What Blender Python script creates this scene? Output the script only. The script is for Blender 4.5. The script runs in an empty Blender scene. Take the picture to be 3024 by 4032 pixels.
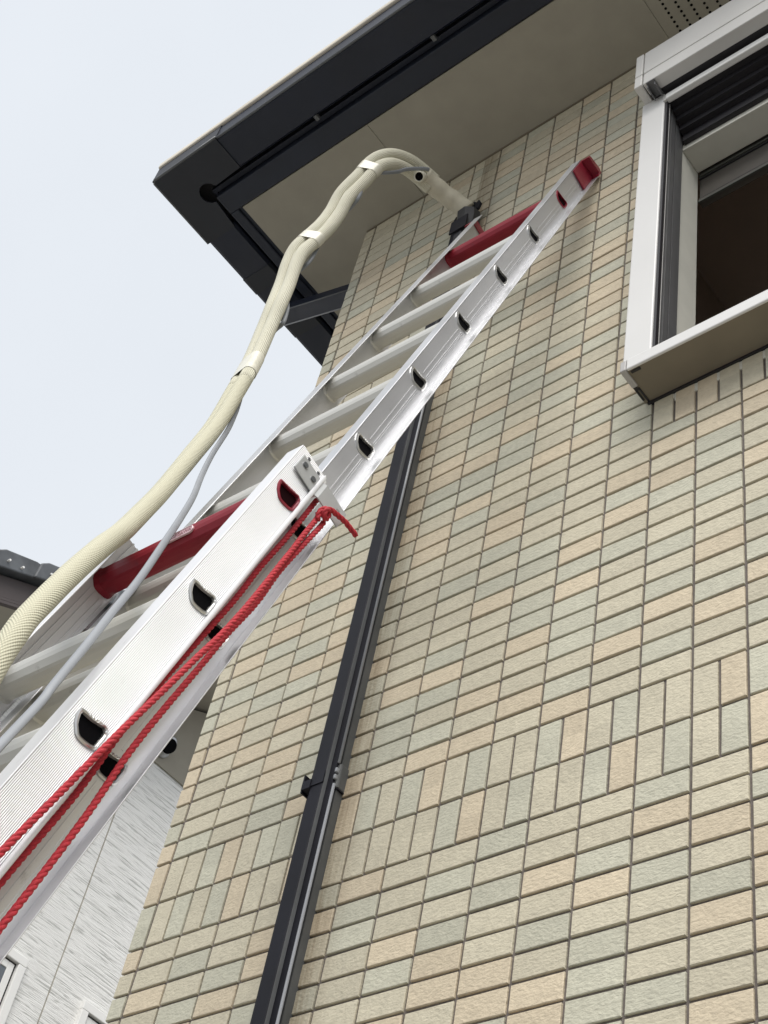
import bpy, math, random
from math import sin, cos, pi, radians
from mathutils import Vector, Matrix
random.seed(7)
sc = bpy.context.scene
COL = sc.collection

# ------------------------------------------------------------------ camera, sky, sun, exposure
CAM_R = Vector((0.77440859, 0.61140516, 0.16271161))      # image right
CAM_D = Vector((-0.37809194, 0.65342187, -0.65580969))    # image down
CAM_F = Vector((-0.50728475, 0.44634471, 0.73718287))     # view direction
CAM_P = Vector((1.43750872, -1.55074889, -1.49742818))
FPX = 5881.62
cd = bpy.data.cameras.new('camera'); cam = bpy.data.objects.new('camera', cd); COL.objects.link(cam)
cd.sensor_fit = 'HORIZONTAL'; cd.sensor_width = 36.0; cd.lens = FPX / 3024.0 * 36.0
cd.clip_start = 0.05; cd.clip_end = 500.0
m = Matrix(((CAM_R.x, -CAM_D.x, -CAM_F.x), (CAM_R.y, -CAM_D.y, -CAM_F.y), (CAM_R.z, -CAM_D.z, -CAM_F.z)))
cam.matrix_world = Matrix.Translation(CAM_P) @ m.to_4x4()
sc.camera = cam

SUN_EL, SUN_AZ = 53.0, 144.0          # azimuth: direction towards the sun, clockwise from +Y
w = bpy.data.worlds.new('World'); sc.world = w; w.use_nodes = True
wn, wl = w.node_tree.nodes, w.node_tree.links
wn.clear()
sky = wn.new('ShaderNodeTexSky'); sky.sky_type = 'NISHITA'; sky.sun_disc = False
sky.sun_elevation = radians(SUN_EL); sky.sun_rotation = radians(SUN_AZ)
sky.air_density = 1.0; sky.dust_density = 4.0; sky.ozone_density = 1.0
# overcast: an even cloud layer hides the clear sky almost entirely
tc = wn.new('ShaderNodeTexCoord')
cl = wn.new('ShaderNodeTexNoise'); cl.inputs['Scale'].default_value = 2.2; cl.inputs['Detail'].default_value = 5
wl.new(tc.outputs['Generated'], cl.inputs['Vector'])
cr = wn.new('ShaderNodeValToRGB')
cr.color_ramp.elements[0].position = 0.35; cr.color_ramp.elements[0].color = (3.13, 3.29, 3.50, 1)
cr.color_ramp.elements[1].position = 0.7; cr.color_ramp.elements[1].color = (3.34, 3.50, 3.70, 1)
wl.new(cl.outputs['Fac'], cr.inputs['Fac'])
mx = wn.new('ShaderNodeMix'); mx.data_type = 'RGBA'; mx.inputs['Factor'].default_value = 0.96
wl.new(sky.outputs['Color'], mx.inputs['A']); wl.new(cr.outputs['Color'], mx.inputs['B'])
bg = wn.new('ShaderNodeBackground'); bg.inputs['Strength'].default_value = 0.10
wl.new(mx.outputs['Result'], bg.inputs['Color'])
wo = wn.new('ShaderNodeOutputWorld'); wl.new(bg.outputs['Background'], wo.inputs['Surface'])

sl = bpy.data.lights.new('sun', 'SUN'); sl.energy = 1.5; sl.angle = radians(50); sl.color = (1.0, 0.965, 0.92)
sun = bpy.data.objects.new('sun', sl); COL.objects.link(sun)
sd = Vector((sin(radians(SUN_AZ)) * cos(radians(SUN_EL)), cos(radians(SUN_AZ)) * cos(radians(SUN_EL)), sin(radians(SUN_EL))))
sun.rotation_euler = (-sd).to_track_quat('-Z', 'Y').to_euler()

sc.view_settings.view_transform = 'Standard'; sc.view_settings.look = 'None'
sc.view_settings.exposure = 1.36; sc.view_settings.gamma = 1.0
sc.view_settings.use_curve_mapping = False
sc.render.engine = 'CYCLES'
sc.cycles.max_bounces = 8

# ------------------------------------------------------------------ helpers
class MB:
    def __init__(s): s.v, s.f, s.uv = [], [], {}
    def add(s, vs, fs):
        b = len(s.v); s.v += [tuple(x) for x in vs]; s.f += [tuple(i + b for i in f) for f in fs]; return b
    def box(s, x0, x1, y0, y1, z0, z1):
        s.add([(x0,y0,z0),(x1,y0,z0),(x1,y1,z0),(x0,y1,z0),(x0,y0,z1),(x1,y0,z1),(x1,y1,z1),(x0,y1,z1)],
              [(0,3,2,1),(4,5,6,7),(0,1,5,4),(1,2,6,5),(2,3,7,6),(3,0,4,7)]); return s
    def prism(s, poly, f0, f1, caps=True, closed=True):
        """poly: 2D points; f0/f1: map a 2D point to the two end points"""
        n = len(poly)
        vs = [f0(p) for p in poly] + [f1(p) for p in poly]
        fs = [(i, (i+1) % n, n + (i+1) % n, n + i) for i in range(n if closed else n-1)]
        if caps and closed: fs += [tuple(range(n-1, -1, -1)), tuple(range(n, 2*n))]
        s.add(vs, fs); return s
    def tube(s, pts, r, n=12, caps=True, rfun=None, up=Vector((0,0,1)), uvscale=None):
        pts = [Vector(p) for p in pts]; rings = []
        nrm = None; L = 0.0; base = len(s.v)
        for i, p in enumerate(pts):
            t = (pts[min(i+1, len(pts)-1)] - pts[max(i-1, 0)]).normalized()
            if nrm is None:
                nrm = (up - t * up.dot(t)); nrm = nrm.normalized() if nrm.length > 1e-4 else t.orthogonal().normalized()
            else:
                nrm = (nrm - t * nrm.dot(t)).normalized()
            bn = t.cross(nrm)
            if i: L += (p - pts[i-1]).length
            for j in range(n):
                a = 2*pi*j/n; rr = rfun(a, L) if rfun else (r[i] if isinstance(r, (list, tuple)) else r)
                s.v.append(tuple(p + nrm * (rr*cos(a)) + bn * (rr*sin(a))))
            rings.append(L)
        for i in range(len(pts)-1):
            for j in range(n):
                k = (j+1) % n
                s.f.append((base+i*n+j, base+i*n+k, base+(i+1)*n+k, base+(i+1)*n+j))
                if uvscale:
                    s.uv[len(s.f)-1] = [(j/n, rings[i]*uvscale), ((j+1)/n, rings[i]*uvscale), ((j+1)/n, rings[i+1]*uvscale), (j/n, rings[i+1]*uvscale)]
        if caps:
            s.f.append(tuple(base + j for j in range(n-1, -1, -1))); e = base + (len(pts)-1)*n
            s.f.append(tuple(e + j for j in range(n)))
        return s
    def mesh(s, name, mat, smooth=False):
        me = bpy.data.meshes.new(name); me.from_pydata(s.v, [], s.f)
        mats = mat if isinstance(mat, (list, tuple)) else [mat]
        for x in mats: me.materials.append(x)
        if s.uv:
            ul = me.uv_layers.new(name='UVMap')
            for p in me.polygons:
                u = s.uv.get(p.index)
                if u:
                    for li, q in zip(p.loop_indices, u): ul.data[li].uv = q
        if smooth:
            for p in me.polygons: p.use_smooth = True
        me.update(); return me
    def build(s, name, mat, parent=None, smooth=False, origin=None):
        """vertices are in the parent's local frame"""
        if origin is not None:
            o = Vector(origin); s.v = [tuple(Vector(x) - o) for x in s.v]
        return link(name, s.mesh(name, mat, smooth), parent, origin)

def link(name, me, parent=None, loc=None):
    o = bpy.data.objects.new(name, me); COL.objects.link(o)
    if parent is not None: o.parent = parent
    if loc is not None: o.location = loc
    return o
def bevel(o, width, seg=2):
    b = o.modifiers.new('Bevel', 'BEVEL'); b.width = width; b.segments = seg; b.limit_method = 'ANGLE'; b.angle_limit = radians(40)
    return o
def thing(name, label, cat, loc=(0,0,0), group=None, mat=None):
    o = bpy.data.objects.new(name, None); COL.objects.link(o); o.empty_display_size = 0.2
    if mat is not None: o.matrix_world = mat
    else: o.location = loc
    return tag(o, label, cat, group)
def tag(o, label=None, cat=None, group=None, kind=None):
    if label: o['label'] = label
    if cat: o['category'] = cat
    if group: o['group'] = group
    if kind: o['kind'] = kind
    return o
def smooth_path(pts, sub=6):
    P = [Vector(p) for p in pts]; out = []
    for i in range(len(P)-1):
        p0, p1, p2, p3 = P[max(i-1,0)], P[i], P[i+1], P[min(i+2, len(P)-1)]
        for k in range(sub):
            t = k/sub
            out.append(0.5*((2*p1) + (p2-p0)*t + (2*p0-5*p1+4*p2-p3)*t*t + (3*p1-p0-3*p2+p3)*t**3))
    out.append(P[-1]); return out

# ------------------------------------------------------------------ materials
def mat(name, color, rough=0.6, metal=0.0, var=0.0, vscale=30.0, bump=0.0, bscale=80.0, stretch=(1,1,1), spec=0.5, coord='Object', detail=4):
    mt = bpy.data.materials.new(name); mt.use_nodes = True
    nt = mt.node_tree; n, l = nt.nodes, nt.links; b = n['Principled BSDF']
    b.inputs['Base Color'].default_value = (*color, 1); b.inputs['Roughness'].default_value = rough
    b.inputs['Metallic'].default_value = metal; b.inputs['Specular IOR Level'].default_value = spec
    if var or bump:
        t = n.new('ShaderNodeTexCoord'); mp = n.new('ShaderNodeMapping'); mp.inputs['Scale'].default_value = stretch
        l.new(t.outputs[coord], mp.inputs['Vector'])
    if var:
        z = n.new('ShaderNodeTexNoise'); z.inputs['Scale'].default_value = vscale; z.inputs['Detail'].default_value = detail
        l.new(mp.outputs['Vector'], z.inputs['Vector'])
        r = n.new('ShaderNodeMapRange'); r.inputs['From Min'].default_value = 0.3; r.inputs['From Max'].default_value = 0.7
        r.inputs['To Min'].default_value = 1 - var; r.inputs['To Max'].default_value = 1 + var
        l.new(z.outputs['Fac'], r.inputs['Value'])
        mm = n.new('ShaderNodeVectorMath'); mm.operation = 'SCALE'; mm.inputs[0].default_value = color
        l.new(r.outputs['Result'], mm.inputs['Scale']); l.new(mm.outputs['Vector'], b.inputs['Base Color'])
    if bump:
        z2 = n.new('ShaderNodeTexNoise'); z2.inputs['Scale'].default_value = bscale; z2.inputs['Detail'].default_value = 3
        l.new(mp.outputs['Vector'], z2.inputs['Vector'])
        bp = n.new('ShaderNodeBump'); bp.inputs['Strength'].default_value = 1.0; bp.inputs['Distance'].default_value = bump
        l.new(z2.outputs['Fac'], bp.inputs['Height']); l.new(bp.outputs['Normal'], b.inputs['Normal'])
    return mt

def tile_mat(name, color):
    mt = bpy.data.materials.new(name); mt.use_nodes = True
    nt = mt.node_tree; n, l = nt.nodes, nt.links; b = n['Principled BSDF']
    b.inputs['Roughness'].default_value = 0.72; b.inputs['Specular IOR Level'].default_value = 0.3
    g = n.new('ShaderNodeNewGeometry')
    # one value per tile
    dv = n.new('ShaderNodeVectorMath'); dv.operation = 'DIVIDE'; dv.inputs[1].default_value = (0.05, 0.05, 0.05)
    l.new(g.outputs['Position'], dv.inputs[0])
    fl = n.new('ShaderNodeVectorMath'); fl.operation = 'FLOOR'; l.new(dv.outputs['Vector'], fl.inputs[0])
    sp = n.new('ShaderNodeSeparateXYZ'); l.new(fl.outputs['Vector'], sp.inputs['Vector'])
    cb = n.new('ShaderNodeCombineXYZ'); l.new(sp.outputs['Z'], cb.inputs['X'])
    oi = n.new('ShaderNodeObjectInfo'); l.new(oi.outputs['Random'], cb.inputs['Y'])
    wn_ = n.new('ShaderNodeTexWhiteNoise'); wn_.noise_dimensions = '3D'; l.new(cb.outputs['Vector'], wn_.inputs['Vector'])
    # mottling
    z = n.new('ShaderNodeTexNoise'); z.inputs['Scale'].default_value = 55; z.inputs['Detail'].default_value = 6; z.inputs['Roughness'].default_value = 0.65
    l.new(g.outputs['Position'], z.inputs['Vector'])
    r1 = n.new('ShaderNodeMapRange'); r1.inputs['To Min'].default_value = 0.93; r1.inputs['To Max'].default_value = 1.06; l.new(wn_.outputs['Value'], r1.inputs['Value'])
    r2 = n.new('ShaderNodeMapRange'); r2.inputs['From Min'].default_value = 0.3; r2.inputs['From Max'].default_value = 0.7
    r2.inputs['To Min'].default_value = 0.90; r2.inputs['To Max'].default_value = 1.09; l.new(z.outputs['Fac'], r2.inputs['Value'])
    mu = n.new('ShaderNodeMath'); mu.operation = 'MULTIPLY'; l.new(r1.outputs['Result'], mu.inputs[0]); l.new(r2.outputs['Result'], mu.inputs[1])
    sc_ = n.new('ShaderNodeVectorMath'); sc_.operation = 'SCALE'; sc_.inputs[0].default_value = color; l.new(mu.outputs['Value'], sc_.inputs['Scale'])
    # dirt washed down beside the duct, and a faint uneven weathering
    sx = n.new('ShaderNodeSeparateXYZ'); l.new(g.outputs['Position'], sx.inputs['Vector'])
    dr = n.new('ShaderNodeMapRange'); dr.inputs['From Min'].default_value = -0.165; dr.inputs['From Max'].default_value = -0.24; l.new(sx.outputs['X'], dr.inputs['Value'])
    lf = n.new('ShaderNodeMath'); lf.operation = 'GREATER_THAN'; lf.inputs[1].default_value = -0.26; l.new(sx.outputs['X'], lf.inputs[0])
    ms = n.new('ShaderNodeMapping'); ms.inputs['Scale'].default_value = (140, 140, 7); l.new(g.outputs['Position'], ms.inputs['Vector'])
    zs = n.new('ShaderNodeTexNoise'); zs.inputs['Scale'].default_value = 1.0; zs.inputs['Detail'].default_value = 3; l.new(ms.outputs['Vector'], zs.inputs['Vector'])
    m1 = n.new('ShaderNodeMath'); m1.operation = 'MULTIPLY'; l.new(dr.outputs['Result'], m1.inputs[0]); l.new(lf.outputs[0], m1.inputs[1])
    m2 = n.new('ShaderNodeMath'); m2.operation = 'MULTIPLY'; l.new(m1.outputs[0], m2.inputs[0]); l.new(zs.outputs['Fac'], m2.inputs[1])
    dm = n.new('ShaderNodeMix'); dm.data_type = 'RGBA'; l.new(m2.outputs[0], dm.inputs['Factor']); l.new(sc_.outputs['Vector'], dm.inputs['A']); dm.inputs['B'].default_value = (0.16, 0.11, 0.06, 1)
    zw = n.new('ShaderNodeTexNoise'); zw.inputs['Scale'].default_value = 2.3; zw.inputs['Detail'].default_value = 4; l.new(g.outputs['Position'], zw.inputs['Vector'])
    rw = n.new('ShaderNodeMapRange'); rw.inputs['From Min'].default_value = 0.3; rw.inputs['From Max'].default_value = 0.7; rw.inputs['To Min'].default_value = 0.94; rw.inputs['To Max'].default_value = 1.05; l.new(zw.outputs['Fac'], rw.inputs['Value'])
    sw = n.new('ShaderNodeVectorMath'); sw.operation = 'SCALE'; l.new(dm.outputs['Result'], sw.inputs[0]); l.new(rw.outputs['Result'], sw.inputs['Scale'])
    l.new(sw.outputs['Vector'], b.inputs['Base Color'])
    # split-stone relief: short level ridges
    mp = n.new('ShaderNodeMapping'); mp.inputs['Scale'].default_value = (120, 120, 190); l.new(g.outputs['Position'], mp.inputs['Vector'])
    z2 = n.new('ShaderNodeTexNoise'); z2.inputs['Scale'].default_value = 1.0; z2.inputs['Detail'].default_value = 4; z2.inputs['Distortion'].default_value = 0.25
    l.new(mp.outputs['Vector'], z2.inputs['Vector'])
    bp = n.new('ShaderNodeBump'); bp.inputs['Strength'].default_value = 0.8; bp.inputs['Distance'].default_value = 0.0024
    l.new(z2.outputs['Fac'], bp.inputs['Height']); l.new(bp.outputs['Normal'], b.inputs['Normal'])
    return mt

TILE = [tile_mat('tile_beige', (0.528, 0.486, 0.374)), tile_mat('tile_sage', (0.490, 0.477, 0.382)), tile_mat('tile_peach', (0.570, 0.490, 0.362))]
M = {}
M['grout'] = mat('grout', (0.150, 0.130, 0.117), 0.9, var=0.2, vscale=60, bump=0.001, bscale=300)
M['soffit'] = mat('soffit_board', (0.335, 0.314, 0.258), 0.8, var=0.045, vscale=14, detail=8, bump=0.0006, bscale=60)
M['black'] = mat('hole_black', (0.004, 0.004, 0.005), 0.9, spec=0.05)
M['gutter'] = mat('gutter_plastic', (0.0065, 0.0105, 0.024), 0.5, var=0.15, vscale=6)
M['gutter_c'] = mat('gutter_corner_plastic', (0.0115, 0.0140, 0.021), 0.55, var=0.15, vscale=6)
M['bead'] = mat('gutter_bead', (0.10, 0.105, 0.11), 0.4)
M['trimdark'] = mat('eave_trim', (0.0105, 0.0150, 0.028), 0.55, var=0.15, vscale=8)
M['edgelit'] = mat('roof_edge_pale', (0.62, 0.57, 0.48), 0.55, var=0.15, vscale=4)  # light on the tile edge put into a pale colour
M['rooftile'] = mat('roof_slate', (0.05, 0.05, 0.055), 0.7, var=0.2, vscale=4)
M['duct'] = mat('duct_black', (0.0075, 0.0075, 0.0125), 0.6, var=0.2, vscale=12, spec=0.25)
M['ductlit'] = mat('duct_lit_grey', (0.12, 0.125, 0.13), 0.5, var=0.12, vscale=12)  # light on the right-facing step put into a paler grey
M['ductside_lit'] = mat('duct_side_lit', (0.075, 0.078, 0.078), 0.6, var=0.15, vscale=10)  # grey carries the light falling on the right-facing sides
M['ductdark'] = mat('duct_dark_grey', (0.022, 0.022, 0.025), 0.6)
M['ductbead_lit'] = mat('duct_bead_lit', (0.26, 0.27, 0.29), 0.35)  # edge highlight put into a pale colour
M['alu'] = mat('anodised_aluminium', (0.68, 0.685, 0.70), 0.42, metal=0.35, var=0.03, vscale=12, stretch=(1,1,0.1), bump=0.00008, bscale=200)
M['alufly'] = mat('aluminium_mill', (0.62, 0.625, 0.64), 0.36, metal=0.75, var=0.05, vscale=10, stretch=(2,2,0.08), bump=0.00006, bscale=150)
M['rung'] = mat('rung_aluminium', (0.56, 0.555, 0.52), 0.42, metal=0.25, var=0.03, vscale=15, stretch=(0.2,1,1))
M['red'] = mat('red_coating', (0.22, 0.010, 0.022), 0.5, var=0.08, vscale=20, spec=0.3)
M['redcap'] = mat('red_plastic', (0.24, 0.012, 0.03), 0.4, var=0.1, vscale=30)
M['rivet'] = mat('rivet_steel', (0.55, 0.55, 0.54), 0.28, metal=0.9)
M['bolt'] = mat('bolt_dark', (0.16, 0.17, 0.18), 0.4, metal=0.8)
M['bracket'] = mat('bracket_zinc', (0.44, 0.45, 0.45), 0.5, metal=0.3, var=0.05, vscale=25)
M['nylon'] = mat('nylon_white', (0.75, 0.75, 0.75), 0.5)
M['badge'] = mat('badge_metal', (0.62, 0.42, 0.44), 0.4, metal=0.4)
M['rope'] = mat('red_rope', (0.42, 0.018, 0.03), 0.75, var=0.22, vscale=250, bump=0.0006, bscale=900)
M['cable'] = mat('grey_cable', (0.23, 0.245, 0.265), 0.5, var=0.05, vscale=20)
M['whitealu'] = mat('window_white', (0.67, 0.665, 0.65), 0.4, var=0.02, vscale=5)
M['shutter'] = mat('shutter_box_grey', (0.62, 0.61, 0.585), 0.45, metal=0.1, var=0.04, vscale=8)
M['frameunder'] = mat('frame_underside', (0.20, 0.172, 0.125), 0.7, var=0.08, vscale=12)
M['track'] = mat('window_track', (0.13, 0.13, 0.132), 0.45, metal=0.2, var=0.1, vscale=10)
M['trackdark'] = mat('window_track_dark', (0.014, 0.013, 0.016), 0.5)
M['casing'] = mat('casing_beige', (0.62, 0.61, 0.54), 0.6, var=0.04, vscale=15)
M['room'] = mat('room_brown', (0.60, 0.50, 0.42), 0.9, var=0.1, vscale=3)
M['raildark'] = mat('inner_rail', (0.075, 0.08, 0.07), 0.5, metal=0.3)
M['ground'] = mat('ground_concrete', (0.20, 0.195, 0.185), 0.95, var=0.12, vscale=1.2, bump=0.004, bscale=30)
M['tape'] = mat('clear_tape', (0.665, 0.645, 0.54), 0.3, var=0.08, vscale=60)
M['nbeige'] = mat('neighbour_beige', (0.34, 0.315, 0.26), 0.85, var=0.06, vscale=6)
M['nbrown'] = mat('neighbour_fascia', (0.075, 0.06, 0.058), 0.6, var=0.1, vscale=5)
M['nroof'] = mat('neighbour_roof_tile', (0.085, 0.092, 0.10), 0.5, var=0.35, vscale=9)
M['nglass'] = mat('window_glass', (0.10, 0.115, 0.13), 0.08, spec=0.8)
M['steel'] = mat('vent_steel', (0.45, 0.45, 0.45), 0.35, metal=0.8)
M['nframe'] = mat('neighbour_window_white', (0.82, 0.815, 0.79), 0.45)

def ribbed_mat():          # fine extruded ribs of the base rails
    mt = M['alu'].copy(); mt.name = 'anodised_ribbed'
    n, l = mt.node_tree.nodes, mt.node_tree.links; b = n['Principled BSDF']
    t = n.new('ShaderNodeTexCoord'); wv = n.new('ShaderNodeTexWave'); wv.wave_type = 'BANDS'; wv.bands_direction = 'Y'
    wv.inputs['Scale'].default_value = 130.0; wv.inputs['Distortion'].default_value = 0
    l.new(t.outputs['Object'], wv.inputs['Vector'])
    bp = n.new('ShaderNodeBump'); bp.inputs['Strength'].default_value = 0.7; bp.inputs['Distance'].default_value = 0.0011
    l.new(wv.outputs['Fac'], bp.inputs['Height']); l.new(bp.outputs['Normal'], b.inputs['Normal'])
    return mt
def scuff(mt, amount, dark):
    n, l = mt.node_tree.nodes, mt.node_tree.links; b = n['Principled BSDF']
    src = b.inputs['Base Color'].links[0].from_socket
    t = n.new('ShaderNodeTexCoord'); mp = n.new('ShaderNodeMapping'); mp.inputs['Scale'].default_value = (60, 45, 14); l.new(t.outputs['Object'], mp.inputs['Vector'])
    z = n.new('ShaderNodeTexNoise'); z.inputs['Scale'].default_value = 1.0; z.inputs['Detail'].default_value = 6; z.inputs['Roughness'].default_value = 0.7; l.new(mp.outputs['Vector'], z.inputs['Vector'])
    r = n.new('ShaderNodeMapRange'); r.inputs['From Min'].default_value = 0.63; r.inputs['From Max'].default_value = 0.74; r.inputs['To Max'].default_value = amount; l.new(z.outputs['Fac'], r.inputs['Value'])
    mx_ = n.new('ShaderNodeMix'); mx_.data_type = 'RGBA'; l.new(r.outputs['Result'], mx_.inputs['Factor']); l.new(src, mx_.inputs['A']); mx_.inputs['B'].default_value = (*dark, 1)
    l.new(mx_.outputs['Result'], b.inputs['Base Color'])
    z2 = n.new('ShaderNodeTexNoise'); z2.inputs['Scale'].default_value = 9.0; z2.inputs['Detail'].default_value = 5; l.new(t.outputs['Object'], z2.inputs['Vector'])
    r2 = n.new('ShaderNodeMapRange'); base = b.inputs['Roughness'].default_value; r2.inputs['To Min'].default_value = base - 0.12; r2.inputs['To Max'].default_value = base + 0.16; l.new(z2.outputs['Fac'], r2.inputs['Value'])
    l.new(r2.outputs['Result'], b.inputs['Roughness'])
M['alurib'] = ribbed_mat()

def hose_mat(name, base, mesh=False):
    mt = bpy.data.materials.new(name); mt.use_nodes = True
    n, l = mt.node_tree.nodes, mt.node_tree.links; b = n['Principled BSDF']; b.inputs['Roughness'].default_value = 0.7
    t = n.new('ShaderNodeUVMap'); sp = n.new('ShaderNodeSeparateXYZ'); l.new(t.outputs['UV'], sp.inputs['Vector'])
    def wave(sock, k):
        a = n.new('ShaderNodeMath'); a.operation = 'MULTIPLY'; a.inputs[1].default_value = 2*pi*k; l.new(sock, a.inputs[0])
        s_ = n.new('ShaderNodeMath'); s_.operation = 'SINE'; l.new(a.outputs[0], s_.inputs[0]); return s_.outputs[0]
    u = wave(sp.outputs['X'], 26 if not mesh else 22)
    v = wave(sp.outputs['Y'], 210 if not mesh else 120)
    mr = n.new('ShaderNodeMath'); mr.operation = 'MULTIPLY_ADD'
    if mesh:
        l.new(u, mr.inputs[0]); l.new(v, mr.inputs[1]); mr.inputs[2].default_value = 0.0
        h = mr.outputs[0]
    else:
        l.new(v, mr.inputs[0]); mr.inputs[1].default_value = 0.25; l.new(u, mr.inputs[2]); h = mr.outputs[0]
    r = n.new('ShaderNodeMapRange'); r.inputs['From Min'].default_value = -1.1; r.inputs['From Max'].default_value = 1.1
    r.inputs['To Min'].default_value = 0.80 if mesh else 0.9; r.inputs['To Max'].default_value = 1.04; l.new(h, r.inputs['Value'])
    s2 = n.new('ShaderNodeVectorMath'); s2.operation = 'SCALE'; s2.inputs[0].default_value = base; l.new(r.outputs['Result'], s2.inputs['Scale'])
    l.new(s2.outputs['Vector'], b.inputs['Base Color'])
    bp = n.new('ShaderNodeBump'); bp.inputs['Strength'].default_value = 0.7; bp.inputs['Distance'].default_value = 0.0012
    l.new(h, bp.inputs['Height']); l.new(bp.outputs['Normal'], b.inputs['Normal'])
    return mt
M['hose'] = hose_mat('pipe_insulation_ribbed', (0.66, 0.64, 0.51))
M['hosemesh'] = hose_mat('pipe_insulation_netted', (0.57, 0.55, 0.41), True)
M['sleeve'] = mat('insulation_sleeve', (0.54, 0.505, 0.40), 0.8, var=0.08, vscale=40)
for k_, am in (('alu', 0.35), ('alurib', 0.22), ('alufly', 0.45), ('rung', 0.4)): scuff(M[k_], am, (0.22, 0.21, 0.20))
scuff(M['gutter'], 0.35, (0.06, 0.062, 0.065)); scuff(M['hose'], 0.3, (0.33, 0.30, 0.22)); scuff(M['red'], 0.5, (0.10, 0.02, 0.025))

def siding_mat():
    mt = bpy.data.materials.new('siding_white'); mt.use_nodes = True
    n, l = mt.node_tree.nodes, mt.node_tree.links; b = n['Principled BSDF']; b.inputs['Roughness'].default_value = 0.8
    t = n.new('ShaderNodeTexCoord'); mp = n.new('ShaderNodeMapping'); mp.inputs['Scale'].default_value = (5, 4.2, 88)
    l.new(t.outputs['Object'], mp.inputs['Vector'])
    z = n.new('ShaderNodeTexNoise'); z.inputs['Scale'].default_value = 1.0; z.inputs['Detail'].default_value = 3.5; z.inputs['Distortion'].default_value = 0.9; z.inputs['Roughness'].default_value = 0.6
    l.new(mp.outputs['Vector'], z.inputs['Vector'])
    cr_ = n.new('ShaderNodeValToRGB'); e = cr_.color_ramp.elements
    e[0].position = 0.36; e[0].color = (0.50, 0.50, 0.475, 1); e[1].position = 0.47; e[1].color = (0.82, 0.815, 0.79, 1)
    l.new(z.outputs['Fac'], cr_.inputs['Fac']); l.new(cr_.outputs['Color'], b.inputs['Base Color'])
    bp = n.new('ShaderNodeBump'); bp.inputs['Strength'].default_value = 1.0; bp.inputs['Distance'].default_value = 0.007
    l.new(z.outputs['Fac'], bp.inputs['Height']); l.new(bp.outputs['Normal'], b.inputs['Normal'])
    return mt
M['siding'] = siding_mat()

# ------------------------------------------------------------------ ground
GZ = -3.1
g = MB(); g.add([(-150,-150,GZ),(150,-150,GZ),(150,150,GZ),(-150,150,GZ)], [(0,1,2,3)])
tag(g.build('ground', M['ground']), kind='structure')

# ------------------------------------------------------------------ the tiled house
house = thing('house', 'beige and sage tiled house with dark gutters and a shuttered window', 'house', (0, 0, GZ))
HO = Vector((0, 0, GZ))
def hb(mb, name, material, parent=house, **k):      # world coordinates -> house frame
    mb.v = [tuple(Vector(x) - HO) for x in mb.v]; return mb.build(name, material, parent, **k)

SOF = 2.705                    # soffit height
XC = -0.745                    # house corner
GR = 0.0048                    # depth of the joints behind the tile faces
XR = 5.0
WX0, WX1, WZ0, WZ1 = 0.384, 1.66, 0.993, 2.20        # window opening
b = MB()
b.box(XC+GR, WX0+0.01, GR, 0.15, GZ-0.3, SOF+0.3); b.box(WX1-0.01, XR, GR, 0.15, GZ-0.3, SOF+0.3)
b.box(WX0+0.01, WX1-0.01, GR, 0.15, GZ-0.3, WZ0+0.012); b.box(WX0+0.01, WX1-0.01, GR, 0.15, WZ1, SOF+0.3)
wall = hb(b, 'wall', M['grout'])
b = MB(); b.box(XC+GR, XC+0.15, 0.1502, 7.0, GZ-0.3, SOF+0.3)
wall_side = hb(b, 'wall', M['grout'])

def tile_mesh(wd, ht, seed):
    """a split-face tile lying in XZ, face towards -Y, centred on the joint plane"""
    rnd = random.Random(seed); c = 0.0012; d = GR + 0.001
    x, z = wd/2, ht/2
    j = lambda: rnd.uniform(-0.0005, 0.0005)
    vs = [(-x, d, -z), (x, d, -z), (x, d, z), (-x, d, z),
          (-x+j(), c+j(), -z+j()), (x+j(), c+j(), -z+j()), (x+j(), c+j(), z+j()), (-x+j(), c+j(), z+j()),
          (-x+c, j(), -z+c), (x-c, j(), -z+c), (x-c, j(), z-c), (-x+c, j(), z-c)]
    fs = []
    for a in (0, 4):
        for i in range(4):
            k = (i+1) % 4; fs.append((a+i, a+k, a+4+k, a+4+i))
    fs.append((8, 9, 10, 11))
    return vs, fs

cells = []                      # (x centre, z centre, width, height)
J = 0.0058
rows = list(range(-62, 54))
for r in rows:
    if 0 <= r < 4: continue
    z0, z1 = r*0.05, (r+1)*0.05
    cells.append((XC, -0.70 - J/2, z0, z1))
    for c in range(-7, 50):
        x0, x1 = c*0.1, (c+1)*0.1
        cells.append((x0, x1, z0, z1))
for k in range(2):
    z0, z1 = k*0.1, (k+1)*0.1
    cells.append((XC, -0.70 - J/2, z0, z1))
    for c in range(-14, 100): cells.append((c*0.05, (c+1)*0.05, z0, z1))
for c in range(8, 33): cells.append((c*0.05, (c+1)*0.05, 0.89, WZ0-0.004))       # cut tiles under the sill
def clip_cell(q):
    x0, x1, z0, z1 = q
    if x0 >= XR: return None
    under = abs(z0-0.89) < 1e-6
    if under: return (x0, x1, z0, z1)
    if x1 > WX0 and x0 < WX1 and z1 > 0.892 and z0 < WZ1 + 0.02:       # window hole and the cut course
        if x0 < 0.399:
            if z0 >= 0.989: x1 = WX0 - 0.002
            return (x0, x1, z0, z1)
        if z0 < 0.889: return (x0, x1, z0, 0.89)
        if x1 > WX1 and x0 < WX1: return (WX1+0.002, x1, z0, z1)
        return None
    if z1 > SOF: z1 = SOF
    return (x0, x1, z0, z1)

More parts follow.
